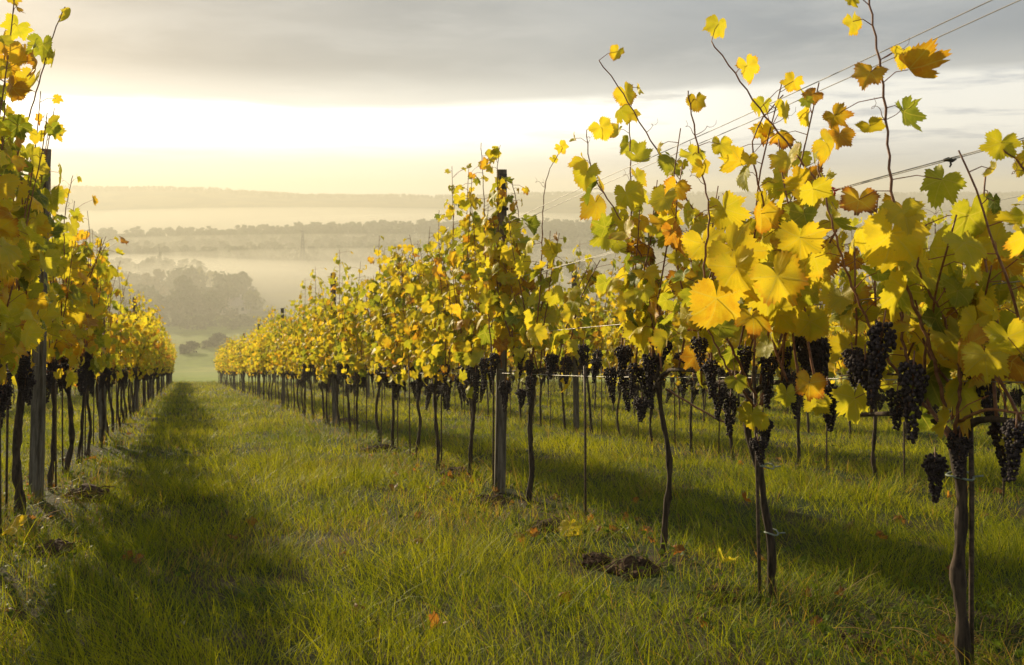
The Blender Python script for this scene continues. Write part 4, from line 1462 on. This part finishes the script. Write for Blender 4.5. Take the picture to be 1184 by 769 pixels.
TT = {'round': [make_tree(500 + i, 12, 11, M_TREES[0]) for i in range(3)], 'autumn': [make_tree(510 + i, 11, 9.5, M_TREES[1]) for i in range(2)],
      'pale': [make_tree(520, 9, 9, M_TREES[2])], 'tall': [make_tree(530, 19, 6.5, M_TREES[0], True)], 'bush': [make_tree(540, 3.4, 6.0, M_TREES[0], base=0.0, n=500)]}
TLAB = {'round': 'dark round crowned tree of the wood beyond the meadow', 'autumn': 'olive brown autumn tree of the wood beyond the meadow',
        'pale': 'pale yellow green tree standing among darker valley trees', 'tall': 'tall narrow tree rising above the misty valley', 'bush': 'low dark bush on the meadow below the vineyard'}
TG = {'round': 'dark trees of the valley wood', 'autumn': 'autumn trees of the valley wood', 'pale': 'pale trees of the valley', 'tall': 'tall valley trees', 'bush': 'bushes on the meadow'}
tused = set()


def tree(kind, px, y, s=1.0, dx=0.0):
    src = TT[kind][random.randrange(len(TT[kind]))]
    x = (px - 592) / F * y + dx
    loc = (x, y, gz(x, y))
    if src.name not in tused:
        tused.add(src.name); t = src; t.location = loc; t.scale = (s, s, s)
    else:
        t = copy_vine(src, loc, s)
        t.rotation_euler = (0, 0, random.uniform(0, 6.28))
    return tag(t, TLAB[kind], 'tree' if kind != 'bush' else 'bush', TG[kind])


r_ = np.random.default_rng(90)
for px in np.arange(60, 262, 9.5):            # the dark wood beyond the meadow
    tree('round' if r_.uniform() < 0.7 else 'autumn', px + r_.normal(0, 3), 292 + r_.normal(0, 9), r_.uniform(0.85, 1.2) * (1.0 if px < 225 else 0.8))
for px in np.arange(70, 240, 17):
    tree('autumn' if r_.uniform() < 0.5 else 'round', px + r_.normal(0, 4), 330 + r_.normal(0, 10), r_.uniform(1.0, 1.35))
tree('round', 266, 318, 1.25); tree('round', 280, 322, 1.1); tree('pale', 290, 300, 0.95); tree('pale', 230, 372, 1.25); tree('pale', 243, 380, 1.0)
for px in np.arange(150, 330, 13):            # hedge line in front
    tree('bush', px + r_.normal(0, 4), 270 + r_.normal(0, 3), r_.uniform(0.8, 1.25))
for px, y in ((212, 222), (222, 224), (238, 232), (247, 235), (253, 238), (262, 236)):
    tree('bush', px, y, r_.uniform(0.6, 0.95))
tree('tall', 184, 470, 0.95); tree('tall', 520, 520, 0.8)
for px in np.arange(455, 700, 23):
    tree('round' if r_.uniform() < 0.5 else 'autumn', px + r_.normal(0, 8), 400 + r_.normal(0, 16), r_.uniform(0.8, 1.2))
for px in np.arange(1085, 1230, 12):
    tree('round' if r_.uniform() < 0.6 else 'autumn', px + r_.normal(0, 5), 500 + r_.normal(0, 12), r_.uniform(1.0, 1.4))
for px in (1100, 1112, 1130, 1150): tree('pale', px, 525 + r_.normal(0, 8), 1.0)
for k_, v_ in TT.items():
    for src in v_:
        if src.name not in tused:
            for c in kids(src): bpy.data.objects.remove(c)
            bpy.data.objects.remove(src)


def far_woods():
    r_ = np.random.default_rng(91)
    protos = [crown_mb(r_, 12, 10, 90, 1.25, 0.0)[0] for _ in range(4)]
    mb = MB()
    def put(x, y, s):
        q = protos[r_.integers(0, 4)]
        V = np.concatenate(q.v) * s * np.array([1, 1, 0.85]); a = r_.uniform(0, 6.28)
        V = np.stack([V[:, 0] * math.cos(a) - V[:, 1] * math.sin(a), V[:, 0] * math.sin(a) + V[:, 1] * math.cos(a), V[:, 2]], 1)
        mb.add(V + np.array([x, y, gz(x, y) - 0.5]), None, np.concatenate(q.q), np.concatenate(q.c))
    for _ in range(2600):
        y = r_.uniform(535, 740); put(r_.uniform(-0.72, 0.72) * y, y, r_.uniform(0.8, 1.4))
    for _ in range(150):
        y = r_.uniform(440, 480); px = r_.uniform(-0.7, -0.36); put(px * y, y, r_.uniform(0.7, 1.1))
    for _ in range(3200):
        y = r_.uniform(1190, 1320); put(r_.uniform(-0.75, 0.75) * y, y, r_.uniform(0.28, 0.62))
    for _ in range(300):
        y = r_.uniform(930, 1100); put(r_.uniform(0.2, 0.75) * y, y, r_.uniform(0.8, 1.4))
    tag(mb.build('far_woods', M_TREES[0], smooth=False), 'misty woods covering the rises across the valley', 'woods', kind='stuff')


far_woods()


def farmhouse(px, y):
    x = (px - 592) / F * y
    root = empty('farmhouse', (x, y, gz(x, y)))
    root.rotation_euler = (0, 0, R(18))
    tag(root, 'small pale farmhouse half hidden among the valley trees', 'house')
    mb = MB(); mb.box((0, 0, 1.5), (9, 6, 3.2)); mb.build('wall', M_WALL, root, smooth=False)
    mb = MB()
    v = [(-4.9, -3.4, 3.05), (4.9, -3.4, 3.05), (4.9, 3.4, 3.05), (-4.9, 3.4, 3.05), (-4.9, 0, 5.6), (4.9, 0, 5.6)]
    mb.add(v, [(0, 4, 3), (1, 2, 5)], [(0, 1, 5, 4), (2, 3, 4, 5), (0, 3, 2, 1)])
    rf = mb.build('roof', M_ROOF, root, smooth=False)
    mb = MB(); mb.box((2.4, 0.6, 5.6), (0.7, 0.7, 1.6)); mb.build('chimney', M_WALL, rf, smooth=False)
    for q in (-3.0, -1.0, 3.0):
        mb = MB(); mb.box((q, -3.02, 1.8), (0.9, 0.08, 1.1)); mb.build('window', M_GLASS, root, smooth=False)
    mb = MB(); mb.box((1.1, -3.02, 1.05), (1.0, 0.08, 2.1)); mb.build('door', M_WOODBARK, root, smooth=False)


tree('bush', 266, 289, 1.0)
farmhouse(270, 302)


def lattice_mast(px, y, h):
    x = (px - 592) / F * y
    root = empty('lattice_mast', (x, y, gz(x, y)))
    tag(root, 'tall thin lattice mast rising out of the misty valley', 'mast')
    mb = MB(); w0, w1 = 1.5, 0.35
    c = [(-1, -1), (1, -1), (1, 1), (-1, 1)]
    lev = np.linspace(0, 1, 11)
    W = lambda t: w0 + (w1 - w0) * t
    for a, b in c:
        mb.tube([(a * W(t), b * W(t), t * h) for t in lev], 0.24, 5)
    for t0, t1 in zip(lev[:-1], lev[1:]):
        for i in range(4):
            a, b = c[i], c[(i + 1) % 4]
            mb.tube([(a[0] * W(t0), a[1] * W(t0), t0 * h), (b[0] * W(t1), b[1] * W(t1), t1 * h)], 0.13, 4)
            mb.tube([(a[0] * W(t1), a[1] * W(t1), t1 * h), (b[0] * W(t1), b[1] * W(t1), t1 * h)], 0.10, 4)
    mb.build('tower', M_DARKMETAL, root)
    mb = MB(); mb.box((0, 0, h + 0.3), (2.2, 2.2, 0.9)); mb.tube([(0, 0, h), (0, 0, h + 3)], 0.12, 5); mb.build('antenna_head', M_DARKMETAL, root, smooth=False)


lattice_mast(350, 520, 23)
